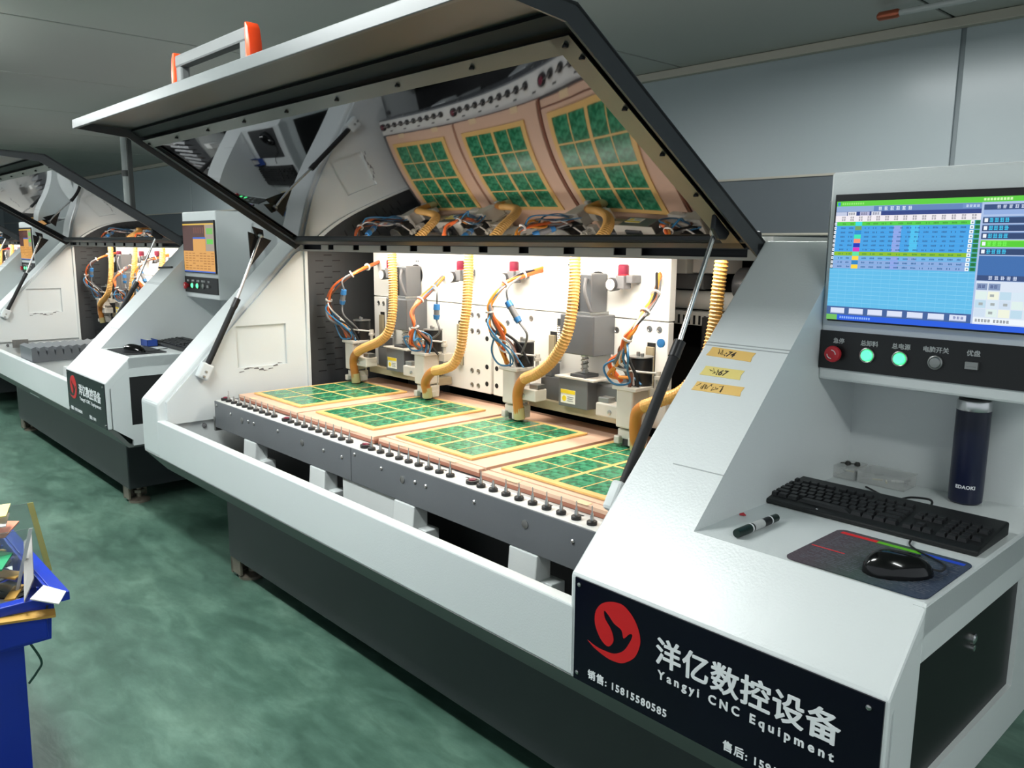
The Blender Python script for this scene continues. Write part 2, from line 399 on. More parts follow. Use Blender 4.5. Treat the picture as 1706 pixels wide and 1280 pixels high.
for k in range(9):
    y0 = 1.535 + k*0.023; zz = 0.832 + 0.012*math.sin(k*0.9) + k*0.002
    sm.add([(WX+0.0008, y0, zz), (WX+0.0008, y0+0.026, zz+0.003*math.cos(k)), (WX+0.0008, y0+0.022, zz+0.006+0.005*math.sin(k*2.1)), (WX+0.0008, y0+0.003, zz+0.005)], [(0, 1, 2, 3)])
P('scratch', sm, 'gray_cable', ln)

# console on the right: arm, lower body, desk, alcove, monitor box
P('console_arm', MB().prism(PROF, XRI, XRA), 'white_paint', M, bev=0.006, keep=lambda c: c.x < XRA-0.01, label='white sloping console arm')
P('console_front', MB().prism([(YF, 0.505), (YF, 0.731), (1.297, 0.85), (2.02, 0.85), (2.02, 0.79), (1.30, 0.79), (1.20, 0.70), (1.20, 0.505)], XRA, XR), 'white_paint', M, bev=0.006, keep=lambda c: c.x > XRA+0.01 and abs(c.y-1.297) > 0.01, label='white sloping console front and desk top')
sp = MB()
y0, y1, z0, z1 = 1.291, 1.812, 0.513, 0.752
outl = [(1.272, 0.408), (YF, 0.505), (YF, 0.731), (1.297, 0.85)]
sp.prism([(1.203, 0.505), (1.203, 0.725), (y0, 0.81), (y0, 0.44)], XR-0.02, XR-0.0005)
sp.prism([(y0, 0.412), (y0, z0), (2.75, z0), (2.75, 0.412)], XR-0.02, XR)
sp.prism([(y0, z1), (y0, 0.845), (2.02, 0.845), (2.02, z1)], XR-0.02, XR)
sp.prism([(y1, z0), (y1, z1), (2.75, z1), (2.75, z0)], XR-0.02, XR)
sp.prism([(2.02, z1), (2.02, 1.55), (2.75, 1.55), (2.75, z1)], XR-0.02, XR)
P('console_side', sp, 'white_paint', M)
ac = P('access_panel', B(XR-0.018, XR-0.010, y0, y1, z0, z1), 'black_paint', M, label='dark recessed access panel')
P('panel_latch', MB().lathe([(0.010, XR-0.010), (0.010, XR-0.004), (0.006, XR-0.002)], (0, 1.56, 0.70), 12, 'x').lathe([(0.006, XR-0.010), (0.006, XR-0.003)], (0, 1.56, 0.682), 10, 'x'), 'chrome', ac)
al = MB()      # alcove: splayed left wall, back wall
al.add([(XRA, 1.297, 0.85), (-0.932, 1.95, 0.85), (-0.932, 1.95, 1.50), (XRA, 1.76, 1.50), (XRA, 1.76, 1.313),
        (-0.95, 1.30, 0.84), (-0.95, 1.97, 0.84)], [(0, 1, 2, 3, 4)])
P('alcove_wall', al, 'white_paint', M)
P('alcove_back', B(-0.94, XR, 1.95, 1.965, 0.85, 1.5), 'white_paint', M)
P('monitor_box', MB().prism([(1.76, 1.104), (1.76, 1.560), (2.10, 1.560), (2.10, 1.104)], XRA, XR), 'white_paint', M, bev=0.006, label='white monitor housing')
for za_, nm in ((1.178, 0), (1.172, 0), (0.944, 1)):
    yy = za_ - 0.731 + YF
    P('cover_seam', MB().prism([(yy, za_), (yy-0.0007, za_+0.0007), (yy+0.0009, za_+0.0023), (yy+0.0016, za_+0.0016)], -1.088 if nm == 0 else -1.0, XRA), 'seam_gray', M)

# sign board
sg = P('sign_board', B(-1.074, -0.4445, 1.1745, 1.178, 0.506, 0.729), 'sign_black', M, label='black sign with red bird emblem and white lettering')
sy = 1.1742
LOGO = [(-1.0363, 0.6048), (-1.0121, 0.5992), (-0.9904, 0.5989), (-0.9657, 0.6022), (-0.9421, 0.6178), (-0.9261, 0.6439), (-0.9217, 0.6582), (-0.93, 0.6565), (-0.943, 0.6431), (-0.9488, 0.6581), (-0.9681, 0.6653), (-0.9825, 0.6773), (-0.9941, 0.6833), (-0.9921, 0.6681), (-0.9781, 0.653), (-0.9707, 0.6413), (-0.9684, 0.6277), (-0.9767, 0.6144), (-0.9873, 0.6118), (-1.002, 0.6208), (-1.0134, 0.6371), (-1.0183, 0.6529), (-1.0164, 0.674), (-1.0044, 0.6927), (-0.987, 0.7038), (-0.9662, 0.7101), (-0.9457, 0.7101), (-0.925, 0.6977), (-0.9109, 0.6804), (-0.9028, 0.6584), (-0.9042, 0.6382), (-0.9148, 0.6143), (-0.9344, 0.5965), (-0.9512, 0.5882), (-0.9757, 0.5857), (-0.9973, 0.5888), (-1.0193, 0.595)]
LOGO = [(p.x, p.y) for p in spline([(x, z, 0) for x, z in LOGO], 4)]
P('emblem', MB().prism(LOGO, sy-0.0006, sy, ax=1), 'logo_red', sg)
P('lettering', bold('洋亿数控设备', 0.0585, (-0.866, sy, 0.6285), 0.0014, 0.0002, space=1.06), 'letter', sg)
P('lettering', bold('Yangyi CNC Equipment', 0.0235, (-0.858, sy, 0.5955), 0.0006, 0.0002, space=1.52), 'letter', sg)
P('lettering', bold('销售: 15815580585', 0.0212, (-1.034, sy, 0.524), 0.0005, 0.0001, space=1.20), 'letter', sg)
P('lettering', bold('售后: 1591', 0.0205, (-0.713, sy, 0.522), 0.0005, 0.0001, space=1.20), 'letter', sg)
for x, z in ((-1.062, 0.716), (-1.063, 0.523), (-0.4667, 0.7118), (-0.462, 0.523)):
    P('screw', MB().lathe([(0.0045, 0), (0.0045, -0.002), (0.002, -0.0035)], (x, sy, z), 10, 'y'), 'steel', sg, smooth=True)

# monitor and its screen
mo = P('monitor', B(-0.862, -0.447, 1.752, 1.762, 1.238, 1.512), 'black_paint', M, bev=0.002)
def screen(name, parent, cells, x0, x1, z0, z1, y, strokes=()):
    me = bpy.data.meshes.new(name); v = []; f = []; cl = []; o = Vector(root_of(parent).location)
    for i, (a, b, c, d, col) in enumerate(cells):
        yy = y - 0.000012*i - 0.0001; n = len(v)
        for u, t in ((a, d), (b, d), (b, c), (a, c)): v.append(tuple(Vector((x0+(x1-x0)*u, yy, z1-(z1-z0)*t)) - o))
        f.append((n, n+1, n+2, n+3)); cl.append(rgb(col))
    me.from_pydata(v, [], f); at = me.color_attributes.new('ui', 'FLOAT_COLOR', 'CORNER')
    for i, p in enumerate(me.polygons):
        for l in p.loop_indices: at.data[l].color = cl[i]
    me.materials.append(MATS['screen_ui'])
    ob = bpy.data.objects.new(name, me); COL.objects.link(ob); ob.parent = parent
    return ob
def ui_cells():
    rnd = random.Random(3); c = []
    A = lambda *a: c.append(a)
    A(0, 1, 0, 1, '#5AA6DA'); A(0, 1, 0.0, 0.042, '#58C838'); A(0.006, 0.02, 0.008, 0.036, '#2C7FD0')
    for k in range(10): A(0.03+k*0.012, 0.038+k*0.012, 0.014, 0.03, '#8FE070')
    for k in range(9): A(0.72+k*0.014, 0.73+k*0.014, 0.010, 0.028, '#C8F0B0')
    A(0, 0.725, 0.042, 0.088, '#8CA6CC'); A(0.2, 0.725, 0.045, 0.088, '#5E7FB4')
    for k in range(6): glyph(c, 0.225+k*0.03, 0.052, 0.018, 0.03, '#D8E4F4', rnd)
    A(0.63, 0.725, 0.048, 0.082, '#6C8CC0')
    for k in range(4): glyph(c, 0.645+k*0.016, 0.055, 0.012, 0.02, '#C8D8F0', rnd)
    A(0, 0.725, 0.088, 0.122, '#2C3E80'); A(0, 0.06, 0.09, 0.122, '#BCC4DC'); A(0.065, 0.11, 0.09, 0.122, '#E6E6EC'); A(0.13, 0.18, 0.09, 0.122, '#B0B0D0'); A(0.19, 0.24, 0.09, 0.122, '#D4D8E6')
    for k in range(3): glyph(c, 0.07+k*0.012, 0.096, 0.009, 0.02, '#404050', rnd); glyph(c, 0.136+k*0.012, 0.096, 0.009, 0.02, '#606078', rnd); glyph(c, 0.198+k*0.012, 0.096, 0.009, 0.02, '#505068', rnd)
    A(0, 0.725, 0.122, 0.172, '#EAE4EA')
    for k in range(15):
        x = 0.035 + k*0.046
        for j in range(2): glyph(c, x+j*0.011, 0.128, 0.009, 0.016, '#707078', rnd)
        for j in range(2): glyph(c, x+j*0.011, 0.148, 0.009, 0.016, '#707078', rnd)
    cols = ['#35D6D8', '#6C9C58', '#2388CC', '#38E0B0', '#F09070', '#1828B0', '#D828B8', '#58E0A0', '#F8D038', '#2880C0', '#F8D038']
    rows = ['#4FC840'] + ['#3E9CE0']*6 + ['#86B81C'] + ['#6FAEE0'] + ['#86A6D8']*2
    h = 0.0355
    for i in range(11):
        v0 = 0.172 + i*h; v1 = v0 + h*0.94
        A(0.015, 0.68, v0, v1, rows[i])
        if i not in (0, 7): A(0.315, 0.355, v0, v1, '#8AA0E0'); A(0.40, 0.44, v0, v1, '#48BCE8' if i < 7 else '#86A6D8')
        A(0.115, 0.15, v0, v1, cols[i])
        A(0.002, 0.013, v0+0.005, v1-0.004, '#F0F4F8'); A(0.005, 0.010, v0+0.012, v1-0.010, '#7888A0')
        A(0.675, 0.692, v0+0.003, v1-0.003, '#F0F6F8'); A(0.680, 0.688, v0+0.012, v1-0.010, '#708898')
        A(0.696, 0.722, v0+0.002, v1-0.002, '#188848'); A(0.701, 0.717, v0+0.008, v1-0.009, '#106838')
        for k in range(15):
            x = 0.04 + k*0.0425
            if 0.105 < x < 0.15: continue
            tc = '#2E6498' if i not in (0, 7) else '#3C8C30'
            for j in range(4):
                if rnd.random() < 0.85: A(x+j*0.0062, x+j*0.0062+0.0042, v0+0.010+0.003*rnd.random(), v1-0.009, tc)
    g0 = 0.172 + 11*h
    A(0, 0.725, g0, 0.885, '#5CB6E2')
    for k in range(9): A(0, 0.725, g0+0.012+k*0.034, g0+0.015+k*0.034, '#84CCEC')
    for k in range(15): A(0.05+k*0.046, 0.0515+k*0.046, g0, 0.885, '#76C4EA')
    A(0, 0.725, 0.885, 0.955, '#3C5C94')
    for k in range(7): A(0.022+k*0.101, 0.098+k*0.101, 0.897, 0.945, '#D4DCF0'); A(0.024+k*0.101, 0.098+k*0.101, 0.938, 0.945, '#A4B0D0')
    for k in range(3): glyph(c, 0.645+k*0.017, 0.908, 0.013, 0.022, '#5060A0', rnd)
    A(0, 1, 0.955, 1, '#1C58D8'); A(0, 0.06, 0.955, 1, '#6CB858')
    for k in range(14): A(0.075+k*0.012, 0.083+k*0.012, 0.967, 0.985, '#88B0F0')
    A(0.725, 1, 0.042, 0.955, '#A8BCE0'); A(0.735, 1, 0.06, 0.10, '#304878')
    for k in range(5): glyph(c, 0.79+k*0.025, 0.066, 0.016, 0.026, '#C8D4EC', rnd)
    A(0.735, 1, 0.10, 0.135, '#8EA8D8')
    for k in range(5):
        v0 = 0.150 + k*0.058; A(0.735, 1, v0, v0+0.05, '#28406C' if k != 3 else '#50C828'); A(0.735, 1, v0, v0+0.006, '#6888B8' if k != 3 else '#90E060')
        A(0.742, 0.757, v0+0.012, v0+0.04, '#E8EEF6')
        for j in range(4): glyph(c, 0.764+j*0.022, v0+0.010, 0.018, 0.032, '#38C0E8' if k != 3 else '#70F050', rnd)
    A(0.735, 1, 0.44, 0.585, '#3868A8'); A(0.735, 1, 0.585, 0.625, '#304878')
    for k in range(5): glyph(c, 0.785+k*0.026, 0.590, 0.017, 0.028, '#C8D4EC', rnd)
    A(0.735, 1, 0.63, 0.955, '#D4DEEC')
    A(0.738, 0.785, 0.645, 0.695, '#8094B8'); A(0.79, 0.84, 0.645, 0.695, '#8094B8')
    for j in range(2): glyph(c, 0.745+j*0.017, 0.655, 0.014, 0.026, '#405080', rnd); glyph(c, 0.797+j*0.017, 0.655, 0.014, 0.026, '#405080', rnd)
    for a in range(5):
        for b in range(3): A(0.738+a*0.052, 0.786+a*0.052, 0.705+b*0.066, 0.765+b*0.066, ('#D8E8E4', '#E8ECD8', '#B8D4E4', '#D0E0EC', '#C8D8E8')[(a+b*2) % 5])
    for u, v in ((0.80, 0.725), (0.80, 0.855), (0.755, 0.79), (0.86, 0.79), (0.806, 0.79)): A(u, u+0.018, v, v+0.02, '#A0A8A8')
    A(0.738, 1, 0.905, 0.945, '#E8F0F4')
    for k in range(5): glyph(c, 0.745+k*0.014, 0.915, 0.011, 0.022, '#484C54', rnd); glyph(c, 0.825+k*0.014, 0.915, 0.011, 0.022, '#484C54', rnd)
    return c
def glyph(c, x, y, w, h, col, rnd):
    for k in range(3):
        v = y + h*(0.05+0.36*k); c.append((x, x+w*(0.7+0.3*rnd.random()), v, v+h*0.16, col))
    for k in range(2):
        u = x + w*(0.15+0.45*k+0.15*rnd.random()); c.append((u, u+w*0.16, y, y+h, col))
screen('screen', mo, ui_cells(), -0.857, -0.452, 1.243, 1.497, 1.752)

# button panel
bp = P('control_panel', B(-0.8755, -0.444, 1.756, 1.761, 1.131, 1.216), 'black_paint', M, label='black button panel')
P('emergency_stop', MB().lathe([(0.010, 0), (0.010, -0.008), (0.0175, -0.010), (0.0185, -0.016), (0.017, -0.020), (0.010, -0.022)], (-0.837, 1.756, 1.166), 24, 'y'), 'red_plastic', bp, smooth=True)
ar = MB()
for s in (0, math.pi):
    ar.sweep([(-0.837+0.0095*math.cos(s+a*0.18), 1.7335, 1.166+0.0095*math.sin(s+a*0.18)) for a in range(10)], 0.0009, 5)
P('stop_arrow', ar, 'letter', bp)
for x in (-0.766, -0.697):
    P('lit_button', MB().lathe([(0.012, 0), (0.012, -0.007), (0.010, -0.009)], (x, 1.756, 1.169), 20, 'y'), 'green_lamp', bp, smooth=True, label='lit green push button')
    P('button_ring', MB().lathe([(0.0165, 0), (0.0165, -0.005), (0.0145, -0.006), (0.0125, -0.005)], (x, 1.756, 1.169), 20, 'y'), 'steel', bp, smooth=True)
P('steel_button', MB().lathe([(0.0145, 0), (0.0145, -0.005), (0.012, -0.006), (0.0115, -0.005), (0.010, -0.007), (0.004, -0.0075)], (-0.626, 1.756, 1.169), 20, 'y'), 'brushed', bp, smooth=True)
P('usb_socket', B(-0.569, -0.545, 1.748, 1.757, 1.163, 1.178).box(-0.566, -0.548, 1.7475, 1.749, 1.168, 1.171), 'brushed', bp, bev=0.001)
for s, x in (('急停', -0.832), ('总卸料', -0.764), ('总电源', -0.697), ('电脑开关', -0.628), ('优盘', -0.557)):
    P('button_caption', text_mb(s, 0.0128, (x, 1.7555, 1.190), off=0.0002, align='CENTER'), 'letter_dim', bp)

# ------------------------------------------------------------------ lid
HY, HZ = 1.86, 1.412
A_ = R(31.4); UY, UZ = -math.cos(A_), math.sin(A_); NY, NZ = math.sin(A_), math.cos(A_)
def lp(s, t): return (HY + s*UY - t*NY, HZ + s*UZ - t*NZ)     # along the lid from the hinge, depth below its skin
LX0, LX1 = XLI, XRI
p1 = lp(0.815, 0); p2 = (0.955, 1.845)
lid = P('lid', MB().prism([lp(0, 0), p1, lp(0.815, 0.006), lp(0, 0.006)], LX0, LX1), 'black_paint', M, label='raised lid shell')
lipn = Vector((p2[0]-p1[0], p2[1]-p1[1])).normalized(); ldn = (-lipn.y, lipn.x)
if ldn[1] > 0: ldn = (-ldn[0], -ldn[1])
def lq(s, t): return (p1[0]+lipn.x*s+ldn[0]*t, p1[1]+lipn.y*s+ldn[1]*t)
LL = Vector((p2[0]-p1[0], p2[1]-p1[1])).length
P('lid_lip', MB().prism([lq(0, 0), lq(LL, 0), lq(LL, 0.005), lq(0, 0.005)], LX0, LX1), 'lip_gray', lid)
P('lip_edge', MB().prism([lq(LL, -0.003), lq(LL+0.012, -0.003), lq(LL+0.012, 0.030), lq(LL, 0.030)], LX0-0.004, LX1+0.004), 'edge_gray', lid, bev=0.002)
P('lip_seal', MB().prism([lp(0.785, 0.006), lp(0.822, 0.006), lp(0.822, 0.020), lp(0.785, 0.020)], LX0+0.01, LX1-0.01), 'black_rubber', lid)
for x0, x1 in ((LX0, LX0+0.006), (LX1-0.006, LX1)):
    P('side_flange', MB().prism([lp(-0.02, -0.002), lp(0.815, -0.002), lq(LL, -0.002), lq(LL, 0.028), lp(0.82, 0.046), lp(0.0, 0.046)], x0, x1), 'dark_paint', lid)
D = 0.030
ftop = P('frame_strip', MB().prism([lp(0.735, D), lp(0.778, D), lp(0.778, D+0.003), lp(0.735, D+0.003)], LX0+0.035, LX1-0.035), 'frame_metal', lid)
P('frame_strip', MB().prism([lp(0.02, D), lp(0.045, D), lp(0.045, D+0.003), lp(0.02, D+0.003)], LX0+0.035, LX1-0.035), 'black_paint', lid)
P('frame_strip', MB().prism([lp(0.045, D), lp(0.735, D), lp(0.735, D+0.003), lp(0.045, D+0.003)], LX0+0.035, LX0+0.062), 'black_paint', lid)
P('frame_strip', MB().prism([lp(0.045, D), lp(0.778, D), lp(0.778, D+0.003), lp(0.045, D+0.003)], LX1-0.085, LX1-0.035), 'frame_metal', lid)
mm = MB(); nx, ns = 48, 18
def bow(u, v):
    return -0.016*math.sin(math.pi*v) * (1-abs(2*u-1)**3)        # the thin sheet sags under its own weight
for i in range(nx+1):
    for j in range(ns+1):
        u, v = i/nx, j/ns; y, z = lp(0.035+0.71*v, 0.020 - bow(u, v))
        mm.v.append((LX0+0.05+(LX1-LX0-0.12)*u, y, z))
for i in range(nx):
    for j in range(ns):
        a = i*(ns+1)+j; mm.f.append((a, a+1, a+ns+2, a+ns+1)); mm.m.append(0)
P('mirror_panel', mm, 'mirror', lid, smooth=True, label='dark mirror finish window of the lid')
for k in range(9):
    x = LX0 + 0.06 + k*(LX1-LX0-0.12)/8; y, z = lp(0.757, D+0.004)
    P('screw', MB().lathe([(0.006, -0.004), (0.006, 0.0), (0.003, 0.003)], (x, y, z), 8), 'black_rubber', lid)
for k in range(5):
    y, z = lp(0.10+k*0.155, D+0.004)
    P('screw', MB().lathe([(0.006, -0.004), (0.006, 0.0), (0.003, 0.003)], (LX1-0.045, y, z), 8), 'black_rubber', lid)
# hinge cover and slotted beam
P('hinge_cover', B(LX0+0.02, LX1-0.004, 1.80, 1.858, 1.407, 1.438), 'black_paint', M, bev=0.008)
P('hinge_rail', B(LX0+0.01, LX1, 1.83, 1.90, 1.392, 1.407), 'black_paint', M)
sb = MB(); zs0, zs1 = 1.372, 1.393; xx = [-3.45, -3.42, -3.255]
slots = [(-3.42, -3.255)] + [(-3.198+0.2026*k, -3.150+0.2026*k) for k in range(9)] + [(-1.475, -1.135)]
prev = LX0 + 0.002
for a, b in slots:
    sb.box(prev, a, 1.858, 1.862, zs0, zs1); prev = b
sb.box(prev, LX1, 1.858, 1.862, zs0, zs1)
sb.box(LX0+0.002, LX1, 1.858, 1.862, zs0-0.008, zs0); sb.box(LX0+0.002, LX1, 1.858, 1.862, zs1, zs1+0.006)
P('slotted_beam', sb, 'beam_beige', M)
P('beam_back', B(LX0+0.002, LX1, 1.885, 1.89, zs0-0.008, zs1+0.01), 'interior_dark', M)
P('beam_floor', B(LX0+0.002, LX1, 1.862, 1.885, zs0-0.008, zs0-0.005), 'edge_gray', M)
P('roof_panel', B(XLI, XRI, 1.90, 2.75, 1.412, 1.425), 'white_plate', M)
P('rear_wall', B(XLI, XRI, 2.73, 2.75, 0.41, 1.412), 'interior_dark', M)
# LED strip under the roof
led = P('led_strip', B(-3.25, -1.25, 1.915, 1.945, 1.400, 1.410), 'led_diffuser', M, label='warm white strip lamp under the roof')
def led_light(dx):
    o = area('strip_lamp_light', (-2.25+dx, 1.935, 1.396), 2.0, 0.03, 10.5, (1.0, 0.95, 0.87), (R(14), 0, 0)); return o
led_light(0); led_light(-3.69); led_light(-7.38)
# handle
hd = P('lid_handle', MB().box(-2.545, -2.075, 0.986, 1.018, 1.906, 1.942).box(-2.545, -2.505, 0.988, 1.016, 1.845, 1.942).box(-2.115, -2.075, 0.988, 1.016, 1.845, 1.942), 'grip_gray', M, bev=0.006)
for x0, s in ((-2.546, -1), (-2.074, 1)):
    pr = [(x0, 1.840), (x0, 1.950), (x0+s*0.008, 1.952), (x0+s*0.018, 1.938), (x0+s*0.026, 1.90), (x0+s*0.029, 1.840)]
    P('handle_end', MB().prism(pr, 0.984, 1.020, ax=1), 'orange_plastic', hd, bev=0.004, smooth=True)
# gas struts
def strut(x, top, mid, bot, sgn):
    T, Q, Bt = Vector((x, *top)), Vector((x, *mid)), Vector((x, *bot))
    s = P('gas_strut', MB().cyl(Bt, Q, 0.0125, n=16), 'black_rubber', M, smooth=True, label='black gas strut with chrome rod')
    P('rod', MB().cyl(Q, T, 0.0062, n=12), 'chrome', s, smooth=True)
    dr = (Q-Bt).normalized(); P('collar', MB().cyl(Q-dr*0.03, Q+dr*0.012, 0.0145, n=16), 'black_paint', s, smooth=True)
    P('ball_end', MB().lathe([(0.004, -0.012), (0.010, -0.008), (0.013, 0), (0.010, 0.008), (0.004, 0.012)], tuple(T), 12, 'x'), 'steel', s, smooth=True)
    a = math.atan2(dr.z, dr.y)
    b = MB().box(x-0.016, x+0.016, Bt.y-0.048, Bt.y+0.022, Bt.z-0.028, Bt.z+0.028).rot(a, Bt, 'X')
    P('strut_mount', b, 'white_paint', s, bev=0.008)
    for k in (-0.036, -0.014):
        P('mount_screw', MB().lathe([(0.006, 0), (0.006, 0.003), (0.003, 0.004)], (x+0.016, Bt.y+k*math.cos(a), Bt.z+k*math.sin(a)), 8, 'x'), 'steel', s)
    return s
strut(-3.415, (1.655, 1.432), (1.530, 1.150), (1.380, 0.870), 1)
strut(-1.135, (1.708, 1.432), (1.580, 1.168), (1.385, 0.850), -1)
P('strut_bracket', MB().prism([(1.605, 1.447), (1.712, 1.410), (1.612, 1.300)], -3.436, -3.430), 'black_paint', M, label='black triangular bracket plate')
P('strut_bracket', MB().prism([(1.62, 1.47), (1.67, 1.455), (1.672, 1.425), (1.655, 1.415), (1.635, 1.425)], -3.430, -3.418), 'black_paint', M, bev=0.003)
P('strut_bracket', MB().prism([(1.68, 1.475), (1.745, 1.43), (1.73, 1.415), (1.70, 1.415), (1.675, 1.44)], -1.128, -1.115), 'black_paint', M, bev=0.004)

# interior side panel with louvre slots, bellows
lv = P('louvre_panel', B(XLI, XLI+0.004, 1.884, 2.45, 0.43, 1.412), 'louvre_dark', M)
slot = mesh_of(B(0, 0.0008, -0.021, 0.021, -0.0024, 0.0024), 'black_rubber', name='slot')
for r in range(22):
    for c in ((2.00,) if r % 2 == 0 else (1.955, 2.045)):
        PM('louvre_slot', slot, lv, (XLI+0.004, c, 1.345-0.026*r))
def bellows(x0, x1, y, z0, z1, n, name='bellows'):
    pr = []
    for k in range(n+1): pr.append((x0+(x1-x0)*k/n, y - (0.02 if k % 2 else 0)))
    pr += [(x1, y+0.02), (x0, y+0.02)]
    return P(name, MB().prism(pr, z0, z1, ax=2), 'black_rubber', M)
bellows(-3.43, -3.30, 2.30, 0.80, 1.19, 18)
bellows(-1.575, XRI-0.01, 2.32, 0.70, 1.165, 26)
P('inner_side_panel', B(XRI-0.004, XRI, 1.884, 2.73, 0.43, 1.412), 'louvre_dark', M)

# ------------------------------------------------------------------ gantry
GX0, GX1, GY = -3.29, -1.585, 2.15
P('gantry_beam', B(GX0+0.05, GX1-0.14, GY+0.034, 2.30, 0.82, 1.39), 'white_plate', M)
P('upper_cover', B(GX0, GX1, GY, GY+0.034, 1.158, 1.412), 'white_plate', M, bev=0.003, label='white upper cover plate of the gantry')
plates = []
for a, b in ((GX0, -2.452), (-2.436, GX1)):
    plates.append(P('drive_plate', B(a, b, GY, GY+0.03, 0.80, 1.155), 'white_plate', M, bev=0.003))
hole = mesh_of(MB().lathe([(0.010, 0.0), (0.010, -0.0008), (0.0075, -0.001)], (0, 0, 0), 14, 'y'), 'black_rubber', name='hole')
bolt = mesh_of(MB().lathe([(0.011, 0.0), (0.011, -0.0015), (0.008, -0.0016), (0.007, -0.0006), (0.003, -0.0012)], (0, 0, 0), 14, 'y'), 'steel', name='bolt')
for pl, xs_ in ((plates[0], (-2.475, -2.528, -2.568)), (plates[1], (-2.415,))):
    for i, x in enumerate(xs_):
        for z in (1.098, 1.025, 0.91, 0.84) if i == 0 else (1.115, 1.05, 0.885, 0.825):
            PM('bolt_hole' if i == 0 else 'plate_bolt', hole if i == 0 else bolt, pl, (x, GY, z))
for x, z in ((-2.352, 1.098), (-1.845, 1.10), (-1.80, 1.115), (-1.66, 1.13), (-1.62, 1.13), (-3.21, 1.125), (-3.25, 1.125), (-2.30, 1.13), (-2.22, 1.125)):
    PM('plate_bolt', bolt, plates[0 if x < -2.45 else 1], (x, GY, z))
for a, b in ((-3.235, -3.205), (-2.655, -2.625), (-2.115, -2.085), (-1.665, -1.635)):
    pl = plates[0 if a < -2.45 else 1]
    P('rail_window', B(a-0.002, b+0.002, GY-0.001, GY+0.001, 0.90, 1.085), 'interior_dark', pl)
    P('guide_rail', B(a, b, GY-0.012, GY, 0.90, 1.072), 'beige_metal', pl, bev=0.002)
up = [o for o in M.children if o.name.startswith('upper_cover')][0]
for x, z in ((-2.95, 1.325), (-2.935, 1.325), (-2.03, 1.33), (-2.015, 1.33), (-2.66, 1.325)):
    PM('bolt_hole', mesh_of(MB().lathe([(0.004, 0), (0.004, -0.0006)], (0, 0, 0), 8, 'y'), 'black_rubber', name='pin'), up, (x, GY, z))
for x in (-2.950, -1.888):
    P('round_port', MB().lathe([(0.046, 0.0), (0.046, -0.004), (0.038, -0.004), (0.038, -0.001)], (x, GY, 1.265), 24, 'y'), 'interior_dark', up, smooth=True)
# pressure gauges
def gauge(x, z, red):
    g = P('pressure_gauge', MB().lathe([(0.006, 2.148), (0.006, 2.12), (0.021, 2.115), (0.023, 2.085), (0.021, 2.080)], (x, 0, z), 22, 'y'), 'gauge_dark', M, smooth=True)
    P('dial', MB().lathe([(0.0185, 2.0795), (0.0185, 2.079)], (x, 0, z), 22, 'y'), 'label_white', g)
    P('needle', B(x-0.001, x+0.001, 2.078, 2.079, z, z+0.013), 'ink', g)
    P('regulator_knob', MB().lathe([(0.016, z+0.030), (0.018, z+0.034), (0.018, z+0.062), (0.014, z+0.066)], (x+0.03, 2.11, 0), 16), 'maroon', g, smooth=True)
    P('regulator_body', B(x+0.012, x+0.048, 2.09, 2.13, z-0.014, z+0.030).box(x+0.048, x+0.075, 2.10, 2.148, z+0.006, z+0.032), 'gray_cable', g, bev=0.003)
    P('regulator_ring', MB().lathe([(0.0185, z+0.028), (0.0185, z+0.034)], (x+0.03, 2.11, 0), 16), 'red_plastic', g)
for x, z, r in ((-3.12, 1.262, False), (-2.62, 1.268, False), (-2.305, 1.272, False), (-1.775, 1.272, True)): gauge(x, z, r)
